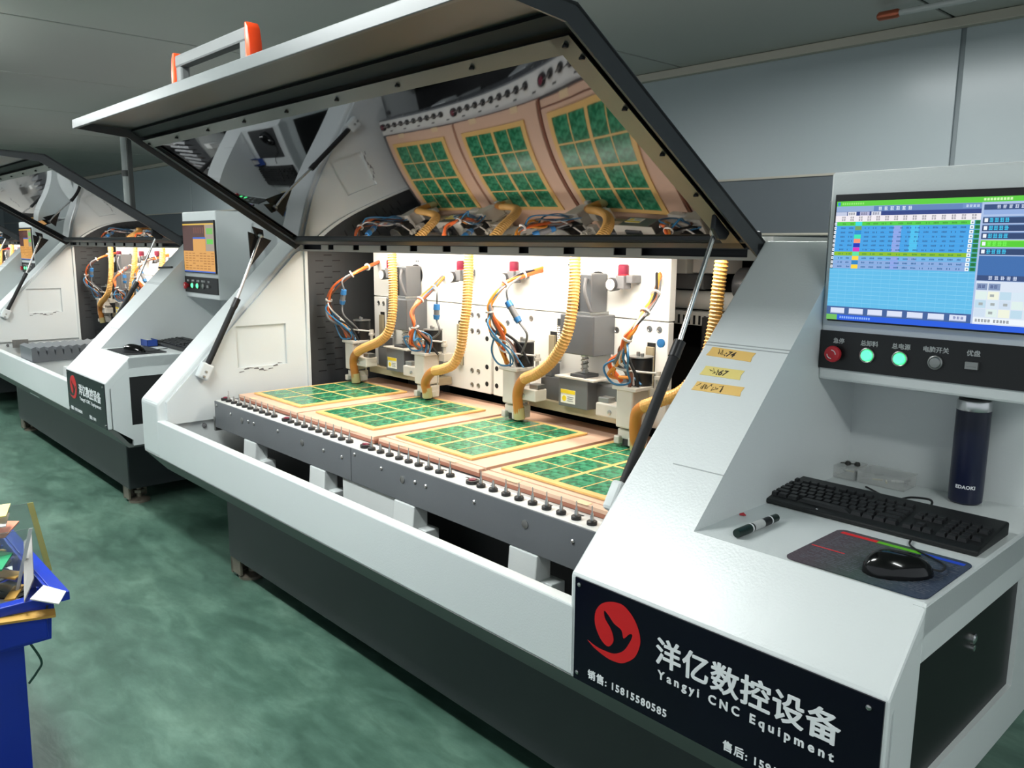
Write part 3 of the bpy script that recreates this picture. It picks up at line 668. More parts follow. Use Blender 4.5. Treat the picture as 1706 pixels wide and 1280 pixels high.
# Z drives
def zdrive(cx):
    zd = P('drive_motor', B(cx-0.042, cx+0.042, 2.065, 2.145, 1.172, 1.305), 'motor_gray', M, bev=0.004, label='grey drive motor')
    P('motor_cover', B(cx-0.046, cx-0.012, 2.058, 2.07, 1.172, 1.300), 'dark_paint', zd, bev=0.002)
    P('motor_flange', B(cx-0.048, cx+0.048, 2.055, 2.15, 1.166, 1.176), 'brushed', zd, bev=0.001)
    P('motor_lead', MB().sweep(spline([(cx+0.02, 2.06, 1.29), (cx+0.03, 2.045, 1.25), (cx+0.04, 2.05, 1.21), (cx+0.045, 2.06, 1.18)]), 0.006), 'gray_cable', zd, smooth=True)
    P('coupling_box', B(cx-0.078, cx+0.078, 2.04, 2.15, 1.030, 1.166), 'motor_gray', zd, bev=0.004)
    pts = []; scr = MB().cyl((cx, 2.085, 0.955), (cx, 2.085, 1.03), 0.010, n=12)
    scr.sweep([(cx+0.012*math.cos(k*0.7), 2.085+0.012*math.sin(k*0.7), 0.955+k*0.0016) for k in range(48)], 0.003, 5)
    P('ball_screw', scr, 'steel', zd, smooth=True)
    P('screw_nut', B(cx-0.035, cx+0.035, 2.05, 2.12, 0.946, 0.962), 'dark_paint', zd, bev=0.002)
    c = P('z_carriage', B(cx-0.215, cx+0.215, 2.085, 2.13, 0.845, 0.930).box(cx-0.075, cx+0.06, 2.035, 2.09, 0.845, 0.950).box(cx-0.215, cx-0.16, 2.085, 2.13, 0.93, 0.975).box(cx+0.16, cx+0.215, 2.085, 2.13, 0.93, 0.975), 'motor_gray', M, bev=0.003, label='grey spindle carriage plate')
    P('carriage_ledge', B(cx-0.26, cx+0.26, 2.065, 2.14, 0.812, 0.845), 'beige_metal', c, bev=0.002)
    P('carriage_top', B(cx-0.09, cx+0.09, 2.03, 2.14, 0.946, 0.951), 'cast_white', c)
    lb = P('warning_label', B(cx-0.062, cx+0.005, 2.0335, 2.035, 0.858, 0.905), 'label_white', c)
    P('label_band', B(cx-0.062, cx+0.005, 2.0325, 2.0336, 0.892, 0.905), 'label_yellow', c)
    P('label_disc', MB().lathe([(0.010, 2.0336), (0.010, 2.0325)], (cx-0.045, 0, 0.874), 16, 'y'), 'label_yellow', c)
    P('label_bar', B(cx-0.030, cx+0.0, 2.0325, 2.0336, 0.880, 0.882).box(cx-0.030, cx-0.005, 2.0325, 2.0336, 0.873, 0.875).box(cx-0.030, cx-0.002, 2.0325, 2.0336, 0.866, 0.868), 'gray_cable', c)
    P('lead_screw', MB().sweep([(cx-0.17, 2.135, z) for z in [0.98+0.004*k for k in range(34)]], [0.010 if k % 2 else 0.007 for k in range(34)], 10), 'steel', plates[0 if cx < -2.45 else 1], smooth=True)
    P('screw_bearing', B(cx-0.195, cx-0.15, GY-0.003, GY, 1.09, 1.135), 'dark_paint', plates[0 if cx < -2.45 else 1])
zdrive(-2.95); zdrive(-1.885)
# spindles
HOSE = [
 [(-3.205, 1.985, 0.793), (-3.20, 1.975, 0.878), (-3.12, 1.96, 0.929), (-2.954, 1.95, 0.985), (-2.887, 1.955, 1.032), (-2.876, 1.97, 1.113), (-2.897, 1.99, 1.23), (-2.916, 2.0, 1.355), (-2.915, 2.0, 1.41)],
 [(-2.661, 1.985, 0.799), (-2.655, 1.975, 0.846), (-2.591, 1.96, 0.894), (-2.507, 1.95, 0.917), (-2.44, 1.95, 0.946), (-2.405, 1.955, 1.005), (-2.395, 1.965, 1.097), (-2.397, 1.98, 1.167), (-2.412, 2.0, 1.256), (-2.421, 2.01, 1.326), (-2.42, 2.01, 1.41)],
 [(-2.11, 1.985, 0.8), (-2.105, 1.975, 0.875), (-2.06, 1.96, 0.93), (-1.981, 1.95, 0.964), (-1.907, 1.95, 1.018), (-1.853, 1.955, 1.101), (-1.842, 1.97, 1.189), (-1.852, 1.99, 1.272), (-1.861, 2.0, 1.358), (-1.862, 2.0, 1.41)],
 [(-1.571, 1.985, 0.782), (-1.568, 1.975, 0.856), (-1.54, 1.96, 0.905), (-1.461, 1.95, 0.943), (-1.377, 1.955, 0.987), (-1.32, 1.97, 1.08), (-1.309, 1.99, 1.182), (-1.308, 2.0, 1.283), (-1.301, 2.0, 1.367), (-1.299, 2.0, 1.41)]]
CAB = [
 [(-3.249, 2.15, 1.314), (-3.201, 2.06, 1.295), (-3.206, 1.98, 1.264), (-3.276, 1.94, 1.208), (-3.326, 1.93, 1.144), (-3.32, 1.94, 1.083), (-3.274, 1.98, 1.032), (-3.231, 2.0, 0.965)],
 [(-2.76, 2.15, 1.262), (-2.722, 2.07, 1.22), (-2.706, 1.99, 1.175), (-2.702, 1.95, 1.128), (-2.687, 1.95, 1.068), (-2.688, 1.98, 1.017), (-2.684, 2.0, 0.965)],
 [(-2.169, 2.15, 1.312), (-2.171, 2.06, 1.292), (-2.18, 1.98, 1.259), (-2.205, 1.94, 1.204), (-2.207, 1.93, 1.161), (-2.19, 1.95, 1.096), (-2.168, 1.98, 1.031), (-2.147, 2.0, 0.965)],
 [(-1.633, 2.15, 1.307), (-1.588, 2.08, 1.25), (-1.564, 2.0, 1.199), (-1.576, 1.96, 1.149), (-1.59, 1.95, 1.117), (-1.62, 1.96, 1.058), (-1.626, 1.99, 1.016), (-1.614, 2.0, 0.965)]]
CONN = [((-3.21, 1.94, 1.195), (-3.228, 1.94, 1.130)), ((-2.582, 1.98, 1.165), (-2.586, 1.98, 1.105)), ((-2.123, 1.94, 1.202), (-2.074, 1.95, 1.133)), ((-1.545, 1.98, 1.10), (-1.540, 1.985, 1.07))]
def spindle(i, cx, sg_):
    b = P('spindle', B(cx-0.034, cx+0.034, 1.975, 2.055, 0.828, 0.955), 'cast_white', M, bev=0.006, label='pale metal drilling spindle')
    P('top_plate', B(cx-0.048, cx+0.048, 1.97, 2.06, 0.950, 0.962), 'cast_white', b, bev=0.002)
    P('motor_can', MB().lathe([(0.036, 0.960), (0.038, 0.964), (0.038, 1.046), (0.034, 1.050)], (cx+0.006, 2.045, 0), 24), 'black_paint', b, smooth=True)
    P('can_lid', MB().lathe([(0.040, 1.050), (0.040, 1.054)], (cx+0.006, 2.045, 0), 24).lathe([(0.006, 1.054), (0.006, 1.066), (0.003, 1.068)], (cx-0.006, 2.045, 0), 10).lathe([(0.006, 1.054), (0.006, 1.064)], (cx+0.014, 2.04, 0), 10), 'brushed', b, smooth=True)
    P('collet', MB().lathe([(0.020, 0.83), (0.020, 0.815), (0.012, 0.800), (0.005, 0.795), (0.004, 0.775)], (cx, 2.02, 0), 16), 'steel', b, smooth=True)
    P('pressure_foot', B(cx-0.036, cx+0.036, 1.99, 2.055, 0.790, 0.822).box(cx-0.040, cx-0.018, 1.975, 2.05, 0.774, 0.80).box(cx+0.018, cx+0.040, 1.975, 2.05, 0.774, 0.80), 'cast_white', b, bev=0.004)
    P('foot_brush', MB().lathe([(0.026, 0.790), (0.028, 0.770)], (cx, 2.015, 0), 18), 'scrap_dark', b, smooth=True)
    for dx in (-0.030, 0.030): P('foot_rod', MB().cyl((cx+dx, 2.045, 0.815), (cx+dx, 2.045, 0.88), 0.005, n=8), 'steel', b, smooth=True)
    s = sg_; xa, xb = sorted((cx+s*0.036, cx+s*0.128))
    P('sensor_block', B(xa, xb, 1.985, 2.045, 0.850, 0.893), 'cast_white', b, bev=0.004)
    xa, xb = sorted((cx+s*0.085, cx+s*0.128)); P('sensor_cap', B(xa, xb, 1.998, 2.035, 0.893, 0.910), 'brushed', b, bev=0.002)
    P('sensor_bolt', MB().lathe([(0.008, 1.985), (0.008, 1.982), (0.004, 1.981)], (cx+s*0.068, 0, 0.868), 12, 'y'), 'steel', b)
    P('air_cylinder', MB().lathe([(0.007, 0.955), (0.007, 0.985), (0.014, 0.985), (0.014, 0.995), (0.010, 0.996), (0.010, 1.01)], (cx+0.062, 2.06, 0), 12).box(cx+0.045, cx+0.080, 2.045, 2.10, 0.925, 0.955), 'cast_white', b, smooth=True)
    P('air_line', MB().sweep(spline([(cx+0.062, 2.05, 1.005), (cx+0.02, 1.995, 1.012), (cx-0.03, 1.97, 1.02), (cx-0.05, 1.965, 1.06)]), 0.0035), 'white_cable', b, smooth=True)
    # hose: smooth elbow then ribbed length
    pts = resample(spline(HOSE[i], 10), 0.0036); k0 = 44
    P('hose_elbow', MB().sweep(pts[:k0+1], 0.0188, 14), 'hose_amber', b, smooth=True)
    P('dust_hose', MB().sweep(pts[k0:], [0.0205 if k % 3 == 0 else 0.0175 for k in range(len(pts)-k0)], 14), 'hose_yellow', b, label='yellow ribbed dust hose')
    e = Vector(HOSE[i][0]); P('hose_port', MB().cyl(e+Vector((0, 0.004, -0.022)), e+Vector((0, 0, 0.02)), 0.021, 0.0205, 16), 'clear_yellow', b, smooth=True)
    rnd = random.Random(20+i); base = CAB[i]
    kinds = [('orange_cable', 0.0075), ('orange_cable' if i in (0, 1) else 'amber_cable', 0.006), ('amber_cable', 0.0055), ('gray_cable', 0.006), ('blue_cable', 0.0032), ('white_cable', 0.0035), ('brown_cable', 0.0055), ('blue_cable', 0.003), ('black_rubber', 0.005)]
    for q, (mt, r) in enumerate(kinds):
        pp = []
        n = len(base)
        for k, p in enumerate(base):
            sprd = 0.007 if k < n*0.62 else 0.028
            pp.append((p[0]+rnd.uniform(-1, 1)*sprd + (0.016*(q-4) if k >= n-2 else 0)*0.7, p[1]+rnd.uniform(-1, 1)*sprd*0.7, p[2]+rnd.uniform(-1, 1)*sprd*0.8))
        P('cable', MB().sweep(spline(pp, 6), r, 7), mt, b, smooth=True)
    for k in (1, 2, 4):
        c_ = Vector(base[k]); d_ = (Vector(base[k+1])-Vector(base[k-1])).normalized()
        P('cable_tie', MB().cyl(c_-d_*0.003, c_+d_*0.003, 0.0165, n=12), 'white_cable', b)
    lo = [Vector(base[4])+Vector((0, 0, -0.01)), Vector(base[4])+Vector((0.03, -0.03, -0.05)), Vector((cx+0.03, 1.95, 1.02)), Vector((cx+0.01, 1.985, 0.975)), Vector((cx-0.04, 1.965, 0.97)), Vector((cx-0.07, 1.955, 1.02)), Vector(base[5])]
    P('air_loop', MB().sweep(spline(lo, 8), 0.0035, 7), 'blue_cable', b, smooth=True)
    a_, b_ = (Vector(p) for p in CONN[i])
    if i < 3:
        d_ = (b_-a_).normalized()
        cn = P('connector', MB().cyl(a_, a_+d_*0.022, 0.0125, 0.014).cyl(b_-d_*0.018, b_, 0.014, 0.011), 'blue_plastic', b, smooth=True)
        P('connector_sleeve', MB().cyl(a_+d_*0.02, b_-d_*0.016, 0.0115), 'gray_cable', b, smooth=True)
        P('connector_lead', MB().sweep(spline([Vector(base[1]), a_+Vector((0, 0, 0.05)), a_]), 0.004).sweep(spline([b_, b_+d_*0.03+Vector((0.02, 0, -0.02)), Vector((cx+0.03, 2.01, 1.01)), Vector((cx, 2.01, 0.97))]), 0.004), 'gray_cable', b, smooth=True)
    else:
        P('connector', MB().lathe([(0.006, -0.004), (0.014, -0.003), (0.014, 0.003), (0.006, 0.004)], (-1.545, 2.06, 1.10), 16, 'y'), 'blue_plastic', b, smooth=True)
    return b
for i, (cx, s) in enumerate(((-3.24, 1), (-2.700, -1), (-2.155, 1), (-1.615, -1))): spindle(i, cx, s)
# things behind the gantry on the right
cc = P('cable_chain', B(-2.02, XRI-0.01, 2.50, 2.58, 1.115, 1.165), 'white_plate', M, bev=0.003)
sl = mesh_of(B(-0.0045, 0.0045, -0.001, 0.001, -0.016, 0.016), 'interior_dark', name='chain_gap')
for k in range(40): PM('chain_gap', sl, cc, (-2.0+k*0.0225, 2.4995, 1.135))
P('air_pipe', MB().cyl((-2.02, 2.54, 1.205), (XRI-0.01, 2.54, 1.205), 0.034, n=18), 'white_plate', M, smooth=True)
P('valve_box', B(-2.00, -1.76, 2.48, 2.58, 1.30, 1.36), 'white_plate', M, bev=0.004)
P('valve_box', B(-1.72, -1.58, 2.46, 2.56, 1.305, 1.355), 'white_cable', M, bev=0.004)
P('valve_base', B(-2.00, -1.70, 2.50, 2.62, 1.245, 1.30), 'gray_cable', M, bev=0.004)
P('filter_housing', MB().lathe([(0.05, -1.52), (0.06, -1.51), (0.06, -1.36), (0.04, -1.33)], (0, 2.45, 1.27), 20, 'x'), 'gauge_dark', M, smooth=True)

# ------------------------------------------------------------------ work table
TY, TZ = 1.40, 0.734
tb = P('table_bed', B(-3.385, XRI-0.02, TY+0.012, 2.26, 0.69, TZ-0.002), 'motor_gray', M)
P('tool_rail', B(-3.381, XRI-0.005, TY, 1.478, 0.70, TZ), 'white_plate', M, bev=0.002)
for a, b in ((-3.381, -2.2935), (-2.2905, XRI-0.005)):
    fp = P('table_front', B(a, b, TY-0.006, TY, 0.618, TZ-0.001), 'panel_gray', M, bev=0.002)
    n = 4; w_ = b - a
    for fx, z in ((0.02, 0.715), (0.15, 0.700), (0.30, 0.695), (0.345, 0.695), (0.53, 0.700), (0.84, 0.690), (0.95, 0.690)):
        P('screw', MB().lathe([(0.0065, 0), (0.0065, -0.0015), (0.004, -0.004)], (a+w_*fx, TY-0.006, z), 10, 'y'), 'steel', fp, smooth=True)
    for fx in (0.245, 0.70):
        P('lock_plug', MB().lathe([(0.012, 0), (0.012, -0.002), (0.007, -0.003)], (a+w_*fx, TY-0.006, 0.690), 14, 'y'), 'brushed', fp, smooth=True)
slotm = mesh_of(B(-0.010, 0.010, -0.003, 0.003, 0, 0.0006), 'interior_dark', name='rail_slot')
tr = [o for o in M.children if o.name.startswith('tool_rail')][0]
for k in range(20): PM('rail_slot', slotm, tr, (-3.30+k*0.11, 1.458, TZ))
P('inner_bed', B(-3.40, XRI-0.03, 1.56, 2.60, 0.43, 0.60), 'base_dark', M, bev=0.004)
for x in (-3.043, -2.509, -1.983, -1.454):
    sbk = P('support_bracket', MB().prism([(1.392, 0.617), (1.386, 0.548), (1.415, 0.520), (1.442, 0.520), (1.442, 0.617)], x-0.058, x+0.048), 'white_paint', M, bev=0.003)
    P('bracket_leg', B(x-0.03, x+0.088, 1.405, 1.455, 0.425, 0.548), 'white_paint', sbk, bev=0.003)
    P('bracket_bolt', MB().lathe([(0.007, 1.405), (0.007, 1.401)], (x+0.06, 0, 0.533), 8, 'y'), 'gray_cable', sbk)
P('inner_white_panel', B(-2.360, -2.054, 1.402, 1.410, 0.43, 0.617), 'white_paint', M)
P('bed_end_plate', B(-3.40, -3.385, 1.395, 1.50, 0.60, 0.66), 'brushed', M)

# ------------------------------------------------------------------ copies of the machine further down the row
SKIP = ('table_front', 'tool_rail', 'table_bed', 'screen', 'led_strip_x')
M2 = copy_tree(M, skip=SKIP); M2.location.x -= 3.69
M2['label'] = 'white drilling machine with amber screen, second in the row, behind the nearest one'
M3 = copy_tree(M, skip=SKIP); M3.location.x -= 7.38
M3['label'] = 'farthest drilling machine, mostly cut off by the left picture edge'
def amber_cells(full):
    rnd = random.Random(9); c = [(0, 1, 0, 1, '#C98E3C'), (0, 1, 0, 0.03, '#D8B040'), (0.0, 0.72, 0.03, 0.56, '#4A2418'), (0.33, 0.72, 0.30, 1.0, '#D59A48')]
    A = lambda *a: c.append(a)
    for k in range(5): A(0.36+k*0.07, 0.40+k*0.07, 0.08, 0.2, '#6A3828')
    A(0.33, 0.75, 0.28, 0.315, '#3060C0'); A(0.0, 1, 0.56, 1, '#D59A48')
    A(0.74, 1, 0.03, 0.56, '#9A9080'); A(0.78, 0.97, 0.10, 0.22, '#70B050'); A(0.78, 0.97, 0.32, 0.42, '#60C048')
    for r in range(7):
        for k in range(8):
            if rnd.random() < 0.8: A(0.05+k*0.12, 0.05+k*0.12+0.09, 0.60+r*0.052, 0.62+r*0.052, '#A87028')
    A(0, 1, 0.972, 1, '#3060C0')
    return c
for m, dx in ((M2, -3.69), (M3, -7.38)):
    mon = [o for o in m.children if o.name.startswith('monitor') and not o.name.startswith('monitor_box')][0]
    screen('screen', mon, amber_cells(1), -0.857+dx, -0.452+dx, 1.243, 1.497, 1.752)
    # table slid to the back, accordion cover exposed
    P('table_bed', B(-3.385+dx, XRI-0.02+dx, 1.98, 2.26, 0.66, 0.70), 'interior_dark', m)
    pr = []; n = 10
    for k in range(n):
        y = 1.22 + k*0.047; pr += [(y, 0.742), (y+0.026, 0.752), (y+0.040, 0.690)]
    pr += [(1.22+n*0.047, 0.735), (1.22+n*0.047, 0.655), (1.22, 0.655)]
    P('accordion_cover', MB().prism(pr, -2.30+dx, -2.01+dx), 'panel_gray', m, label='dark pleated accordion cover')
    P('cover_stand', B(-2.24+dx, -2.02+dx, 1.24, 1.66, 0.43, 0.655), 'white_paint', m)

# ------------------------------------------------------------------ boards and circuit panels on the table
bx = [(-3.335, -2.815), (-2.808, -2.283), (-2.268, -1.742), (-1.728, -1.205)]
who = ['farthest left', 'second from the left', 'third from the left', 'nearest the console arm']
for k, (a, b) in enumerate(bx):
    base = empty('backing_board', ((a+b)/2, 1.75, TZ), 'pinkish fibre backing board on the table, '+who[k], 'board', 'backing boards on the table')
    yf = (1.482, 1.480, 1.486, 1.478)[k]
    P('lower_sheet', B(a, b, yf, 2.20, TZ, TZ+0.012), 'fibre_edge', base, bev=0.001)
    P('upper_sheet', B(a+0.003, b-0.006, yf+(0.004, 0.006, 0.030, 0.032)[k], 2.195, TZ+0.0125, TZ+0.023), 'fibre_board', base, bev=0.0008)
    P('front_strip', B(a+0.005, b-0.003, yf-0.0005, yf+(0.004, 0.006, 0.024, 0.026)[k], TZ+0.0125, TZ+0.0225), ['fibre_board', 'fibre_board', 'fibre_edge', 'fibre_edge'][k] if False else 'fibre_board', base)
    for q in (0.25, 0.75): P('tape_tab', B(a+(b-a)*q-0.022, a+(b-a)*q+0.022, yf-0.004, yf+0.02, TZ+0.0228, TZ+0.0235), 'tab_tape', base)
cell = mesh_of(B(-0.0405, 0.0405, -0.0555, 0.0555, 0, 0.0009), 'pcb_green', name='circuit_board')
for k, x0 in enumerate((-3.291, -2.766, -2.233, -1.702)):
    z = TZ+0.024
    p = empty('circuit_panel', (x0+0.20, 1.79, z), 'yellow framed panel of green circuit boards, '+who[k], 'circuit panel', 'circuit panels clamped on the table')
    P('panel_sheet', B(x0, x0+0.40, 1.533, 2.050, z, z+0.0065), 'fr4', p, bev=0.0008)
    for i in range(4):
        for j in range(4):
            cxp = x0 + 0.20 + (-0.1365, -0.049, 0.049, 0.1365)[i]; cyp = 1.7915 + (-0.181, -0.062, 0.062, 0.181)[j]
            PM('circuit_board', cell, p, (cxp, cyp, z+0.0064))
# drill bits and plugs in the tool rail
def bit_mesh(h, tip):
    return mesh_of(MB().lathe([(0.0125, 0), (0.0130, 0.002), (0.0130, 0.008), (0.011, 0.010)], (0, 0, 0), 14), 'bit_black', smooth=True, name='depth_ring'), \
           mesh_of(MB().lathe([(0.005, 0.010), (0.005, 0.020), (0.0035, 0.022), (0.0035, 0.028), (0.0017, 0.031), (0.0014, h)], (0, 0, 0), 10), 'steel', smooth=True, name='bit_shank')
tall = bit_mesh(0.047, 1); short = bit_mesh(0.026, 0)
plug_me = mesh_of(MB().lathe([(0.018, 0), (0.019, 0.002), (0.019, 0.010), (0.012, 0.011), (0.010, 0.006)], (0, 0, 0), 20), 'bit_black', smooth=True, name='plug_ring')
plug_top = mesh_of(MB().lathe([(0.011, 0.006), (0.011, 0.013), (0.006, 0.015)], (0, 0, 0), 14), 'maroon', smooth=True, name='plug_cap')
ORD = ['first', 'second', 'third', 'fourth', 'fifth', 'sixth', 'seventh', 'eighth', 'ninth']; PL = ['farthest left', 'second', 'third', 'nearest']
for c, px in enumerate((-3.352, -2.806, -2.259, -1.710)):
    o = empty('tool_plug', (px, 1.432, TZ), 'dark red round plug in the tool rail, ' + ['farthest left', 'second from left', 'third from left', 'nearest the console arm'][c], 'plug', 'red plugs in the tool rail')
    PM('plug_ring', plug_me, o, o.location); PM('plug_cap', plug_top, o, o.location)
    for i in range(9):
        sh = (c == 3 and i == 1) or (c == 2 and i == 1) or (c == 0 and i == 1)
        o = empty('drill_bit', (px+0.043+0.0515*i, 1.427, TZ), (('short ' if (c, i) in ((0, 1), (2, 1), (3, 1)) else '') + 'steel drill bit with black ring, ' + ORD[i] + ' right of the ' + PL[c] + ' red plug'), 'drill bit', 'drill bits in the tool rail')
        me = short if sh else tall
        PM('depth_ring', me[0], o, o.location); PM('bit_shank', me[1], o, o.location)

# ------------------------------------------------------------------ masking tape notes on the arm
sq = math.sqrt(0.5)
def onslope(cx, cy, ang):
    ca, sa = math.cos(ang), math.sin(ang)
    def f(u, v, t=0.0):
        a, b = u*ca - v*sa, u*sa + v*ca
        y = cy + b*sq; return (cx+a, y - t*sq, slope_z(cy) + b*sq + t*sq)
    return f
def scribble(f, u0, v0, n, s, seed):
    rnd = random.Random(seed); mb = MB(); u = u0
    for k in range(n):
        pts = [f(u+rnd.uniform(-0.2, 0.9)*s, v0+rnd.uniform(-0.9, 0.9)*s, 0.0012) for _ in range(4)]
        mb.sweep(spline(pts, 4), 0.00055, 4); u += s*0.8
    return mb
for (cx, cy, ln_, wd, an, mt, tx, lab) in (
        (-1.010, 1.606, 0.118, 0.026, R(-2), 'masking_tape', ':74', 'strip of masking tape reading 74, topmost of three on the console arm'),
        (-1.006, 1.568, 0.104, 0.026, R(0), 'masking_tape_pale', ':67', 'pale masking tape strip reading 67, middle of three on the console arm'),
        (-0.995, 1.537, 0.124, 0.025, R(1), 'masking_tape', '', 'strip of masking tape with long handwriting, lowest of three on the console arm')):
    f = onslope(cx, cy, an)
    o = empty('tape_note', (cx, cy, slope_z(cy)), lab, 'tape', 'masking tape notes on the arm')
    mb = MB(); pts = []
    top = [(-ln_/2+0.004, wd/2), (ln_/2, wd/2), (ln_/2-0.003, 0), (ln_/2, -wd/2), (-ln_/2, -wd/2), (-ln_/2+0.003, 0)]
    mb.add([f(u, v, 0.0002) for u, v in top] + [f(u, v, 0.0009) for u, v in top], [tuple(range(6))[::-1], tuple(range(6, 12))] + [(i, (i+1) % 6, 6+(i+1) % 6, 6+i) for i in range(6)])
    P('tape_strip', mb, mt, o)
    if tx:
        P('handwriting', scribble(f, -ln_*0.30, 0, 3, 0.010, int(cy*1000)), 'ink', o)
        P('handwriting', text_mb(tx, 0.021, None, off=0.0003, shear=0.2, ax=lambda x, y, z: f(-ln_*0.12+x, -0.008+y, 0.0011+z)), 'ink', o)
    else:
        P('handwriting', scribble(f, -ln_*0.42, 0, 9, 0.010, 5), 'ink', o)

# ------------------------------------------------------------------ things on the desk
DZ = 0.851
def rbox(x0, x1, y0, y1, z0, z1): return B(x0, x1, y0, y1, z0, z1)
kb = empty('keyboard', (-0.675, 1.645, DZ), 'black computer keyboard on the white desk below the monitor', 'keyboard', 'keyboards')
KX0, KX1, KY0, KY1 = -0.898, -0.456, 1.565, 1.735
P('case', MB().prism([(KY0, DZ), (KY0, DZ+0.010), (KY0+0.02, DZ+0.014), (KY1-0.01, DZ+0.030), (KY1, DZ+0.026), (KY1, DZ)], KX0, KX1), 'kb_black', kb, bev=0.003)
def kz(y): return DZ + 0.014 + (y-KY0-0.02)*0.0135/0.14
def key_mesh(wd, dp=0.0155):
    a, b, h = wd/2-0.0008, dp/2-0.0008, 0.007
    return mesh_of(MB().add([(-a, -b, 0), (a, -b, 0), (a, b, 0), (-a, b, 0), (-a*0.8, -b*0.72, h), (a*0.8, -b*0.72, h), (a*0.8, b*0.78, h*1.05), (-a*0.8, b*0.78, h*1.05)],
                   [(0,3,2,1), (4,5,6,7), (0,1,5,4), (1,2,6,5), (2,3,7,6), (3,0,4,7)]), 'key_black', name='key')
KM = {}
def key(x, y, u):
    wd = 0.0185*u
    if u not in KM: KM[u] = key_mesh(wd)
    PM('key', KM[u], kb, (x+wd/2, y, kz(y)), (math.atan(0.0135/0.14), 0, 0))
rows = [[1.25, 1.25, 1.25, 6.25, 1.25, 1.25, 1.25, 1.25], [2.25]+[1]*10+[2.75], [1.75]+[1]*11+[2.25], [1.5]+[1]*12+[1.5], [1]*13+[2]]
for r, ks in enumerate(rows):
    x = KX0+0.011; y = KY0+0.028+r*0.0182
    for u in ks: key(x, y, u); x += 0.0185*u
    for c in range(3):
        if r in (3, 4) or (r == 0) or (r == 1 and c == 1): key(KX0+0.298+c*0.0185, y, 1)
    for c in range(4):
        if not (r in (0, 2) and c == 3): key(KX0+0.3605+c*0.0185, y, 1)
x = KX0+0.011; y = KY0+0.028+5.35*0.0182
for c in range(13):
    key(x, y, 1); x += 0.0185*(1.5 if c in (0, 4, 8) else 1.02)
P('badge', B(KX0+0.132, KX0+0.136, KY0+0.004, KY0+0.006, DZ+0.0125, DZ+0.0135), 'letter', kb)
P('cord', MB().sweep(spline([(-0.60, KY1-0.004, DZ+0.02), (-0.61, KY1+0.02, DZ+0.030), (-0.655, KY1+0.035, DZ+0.022), (-0.70, KY1+0.05, DZ+0.004), (-0.78, KY1+0.10, DZ+0.004)]), 0.0024, 7), 'kb_black', kb, smooth=True)
def rrect(x0, x1, y0, y1, r, n=6):
    out = []
    for cx, cy, a0 in ((x1-r, y0+r, -90), (x1-r, y1-r, 0), (x0+r, y1-r, 90), (x0+r, y0+r, 180)):
        for k in range(n+1): a = R(a0+90*k/n); out.append((cx+r*math.cos(a), cy+r*math.sin(a)))
    return out
pd = empty('mouse_pad', (-0.57, 1.41, DZ), 'printed mouse pad with red, green and blue header bars', 'mouse pad', 'mouse pads')
P('mat', MB().prism(rrect(-0.690, -0.446, 1.302, 1.522, 0.018), DZ, DZ+0.002, ax=2), 'mouse_pad_print', pd)
zz = DZ+0.0021
for nm, a, b, ya_, yb_ in (('print_red', -0.678, -0.608, 1.497, 1.509), ('print_green', -0.608, -0.528, 1.497, 1.509), ('print_blue', -0.528, -0.456, 1.497, 1.509), ('print_red', -0.684, -0.622, 1.395, 1.399)):
    P('printed_bar', B(a, b, ya_, yb_, zz, zz+0.0002), nm, pd)
rn2 = random.Random(4); tx_ = MB()
for cxx, wdd in ((-0.672, 0.048), (-0.612, 0.07), (-0.528, 0.065)):
    for r_ in range(22):
        yy_ = 1.482 - r_*0.0075; u0 = cxx
        while u0 < cxx + wdd:
            l_ = rn2.uniform(0.004, 0.014)
            if rn2.random() < 0.72: tx_.add([(u0, yy_, zz+0.0002), (u0+l_, yy_, zz+0.0002), (u0+l_, yy_+0.0026, zz+0.0002), (u0, yy_+0.0026, zz+0.0002)], [(0, 1, 2, 3)])
            u0 += l_ + 0.003
P('printed_text', tx_, 'pad_text', pd)
mu = empty('computer_mouse', (-0.535, 1.385, DZ+0.002), 'glossy black mouse on the printed mouse pad', 'mouse', 'computer mice')
mo_ = MB(); n, m_ = 24, 10
for j in range(m_+1):
    ph = (math.pi/2)*j/m_
    for k in range(n):
        a = 2*math.pi*k/n; rx = 0.031*(1-0.12*math.cos(a)); ry = 0.052
        r = math.cos(ph)**0.75 if j < m_ else 0.001
        mo_.v.append((rx*math.sin(a)*r, ry*math.cos(a)*r, 0.036*math.sin(ph)*(1-0.18*math.cos(a)*r)))
for j in range(m_):
    for k in range(n): mo_.f.append((j*n+k, j*n+(k+1) % n, (j+1)*n+(k+1) % n, (j+1)*n+k)); mo_.m.append(0)
mo_.f.append(tuple(range(n))[::-1]); mo_.m.append(0)
mo_.v = [tuple(Vector((-0.520, 1.378, DZ+0.0021)) + Matrix.Rotation(R(-48), 3, 'Z') @ (Vector(p)*1.12)) for p in mo_.v]
P('shell', mo_, 'mouse_black', mu, smooth=True)
P('scroll_wheel', MB().lathe([(0.006, -0.003), (0.008, -0.002), (0.008, 0.002), (0.006, 0.003)], (-0.497, 1.399, DZ+0.029), 12, 'x'), 'kb_black', mu, smooth=True)
P('mouse_cord', MB().sweep(spline([(-0.478, 1.414, DZ+0.012), (-0.468, 1.43, DZ+0.008), (-0.480, 1.47, DZ+0.006), (-0.530, 1.50, DZ+0.0055), (-0.560, 1.53, DZ+0.003), (-0.57, 1.56, DZ+0.003)]), 0.0019, 6), 'kb_black', mu, smooth=True)
th = empty('thermos_flask', (-0.592, 1.905, DZ), 'tall dark blue thermos flask with steel collar behind the keyboard', 'thermos')
TC = (-0.592, 1.905, DZ)
P('body', MB().lathe([(0.030, 0), (0.0335, 0.004), (0.0342, 0.03), (0.0340, 0.205)], TC, 32), 'thermos_blue', th, smooth=True)
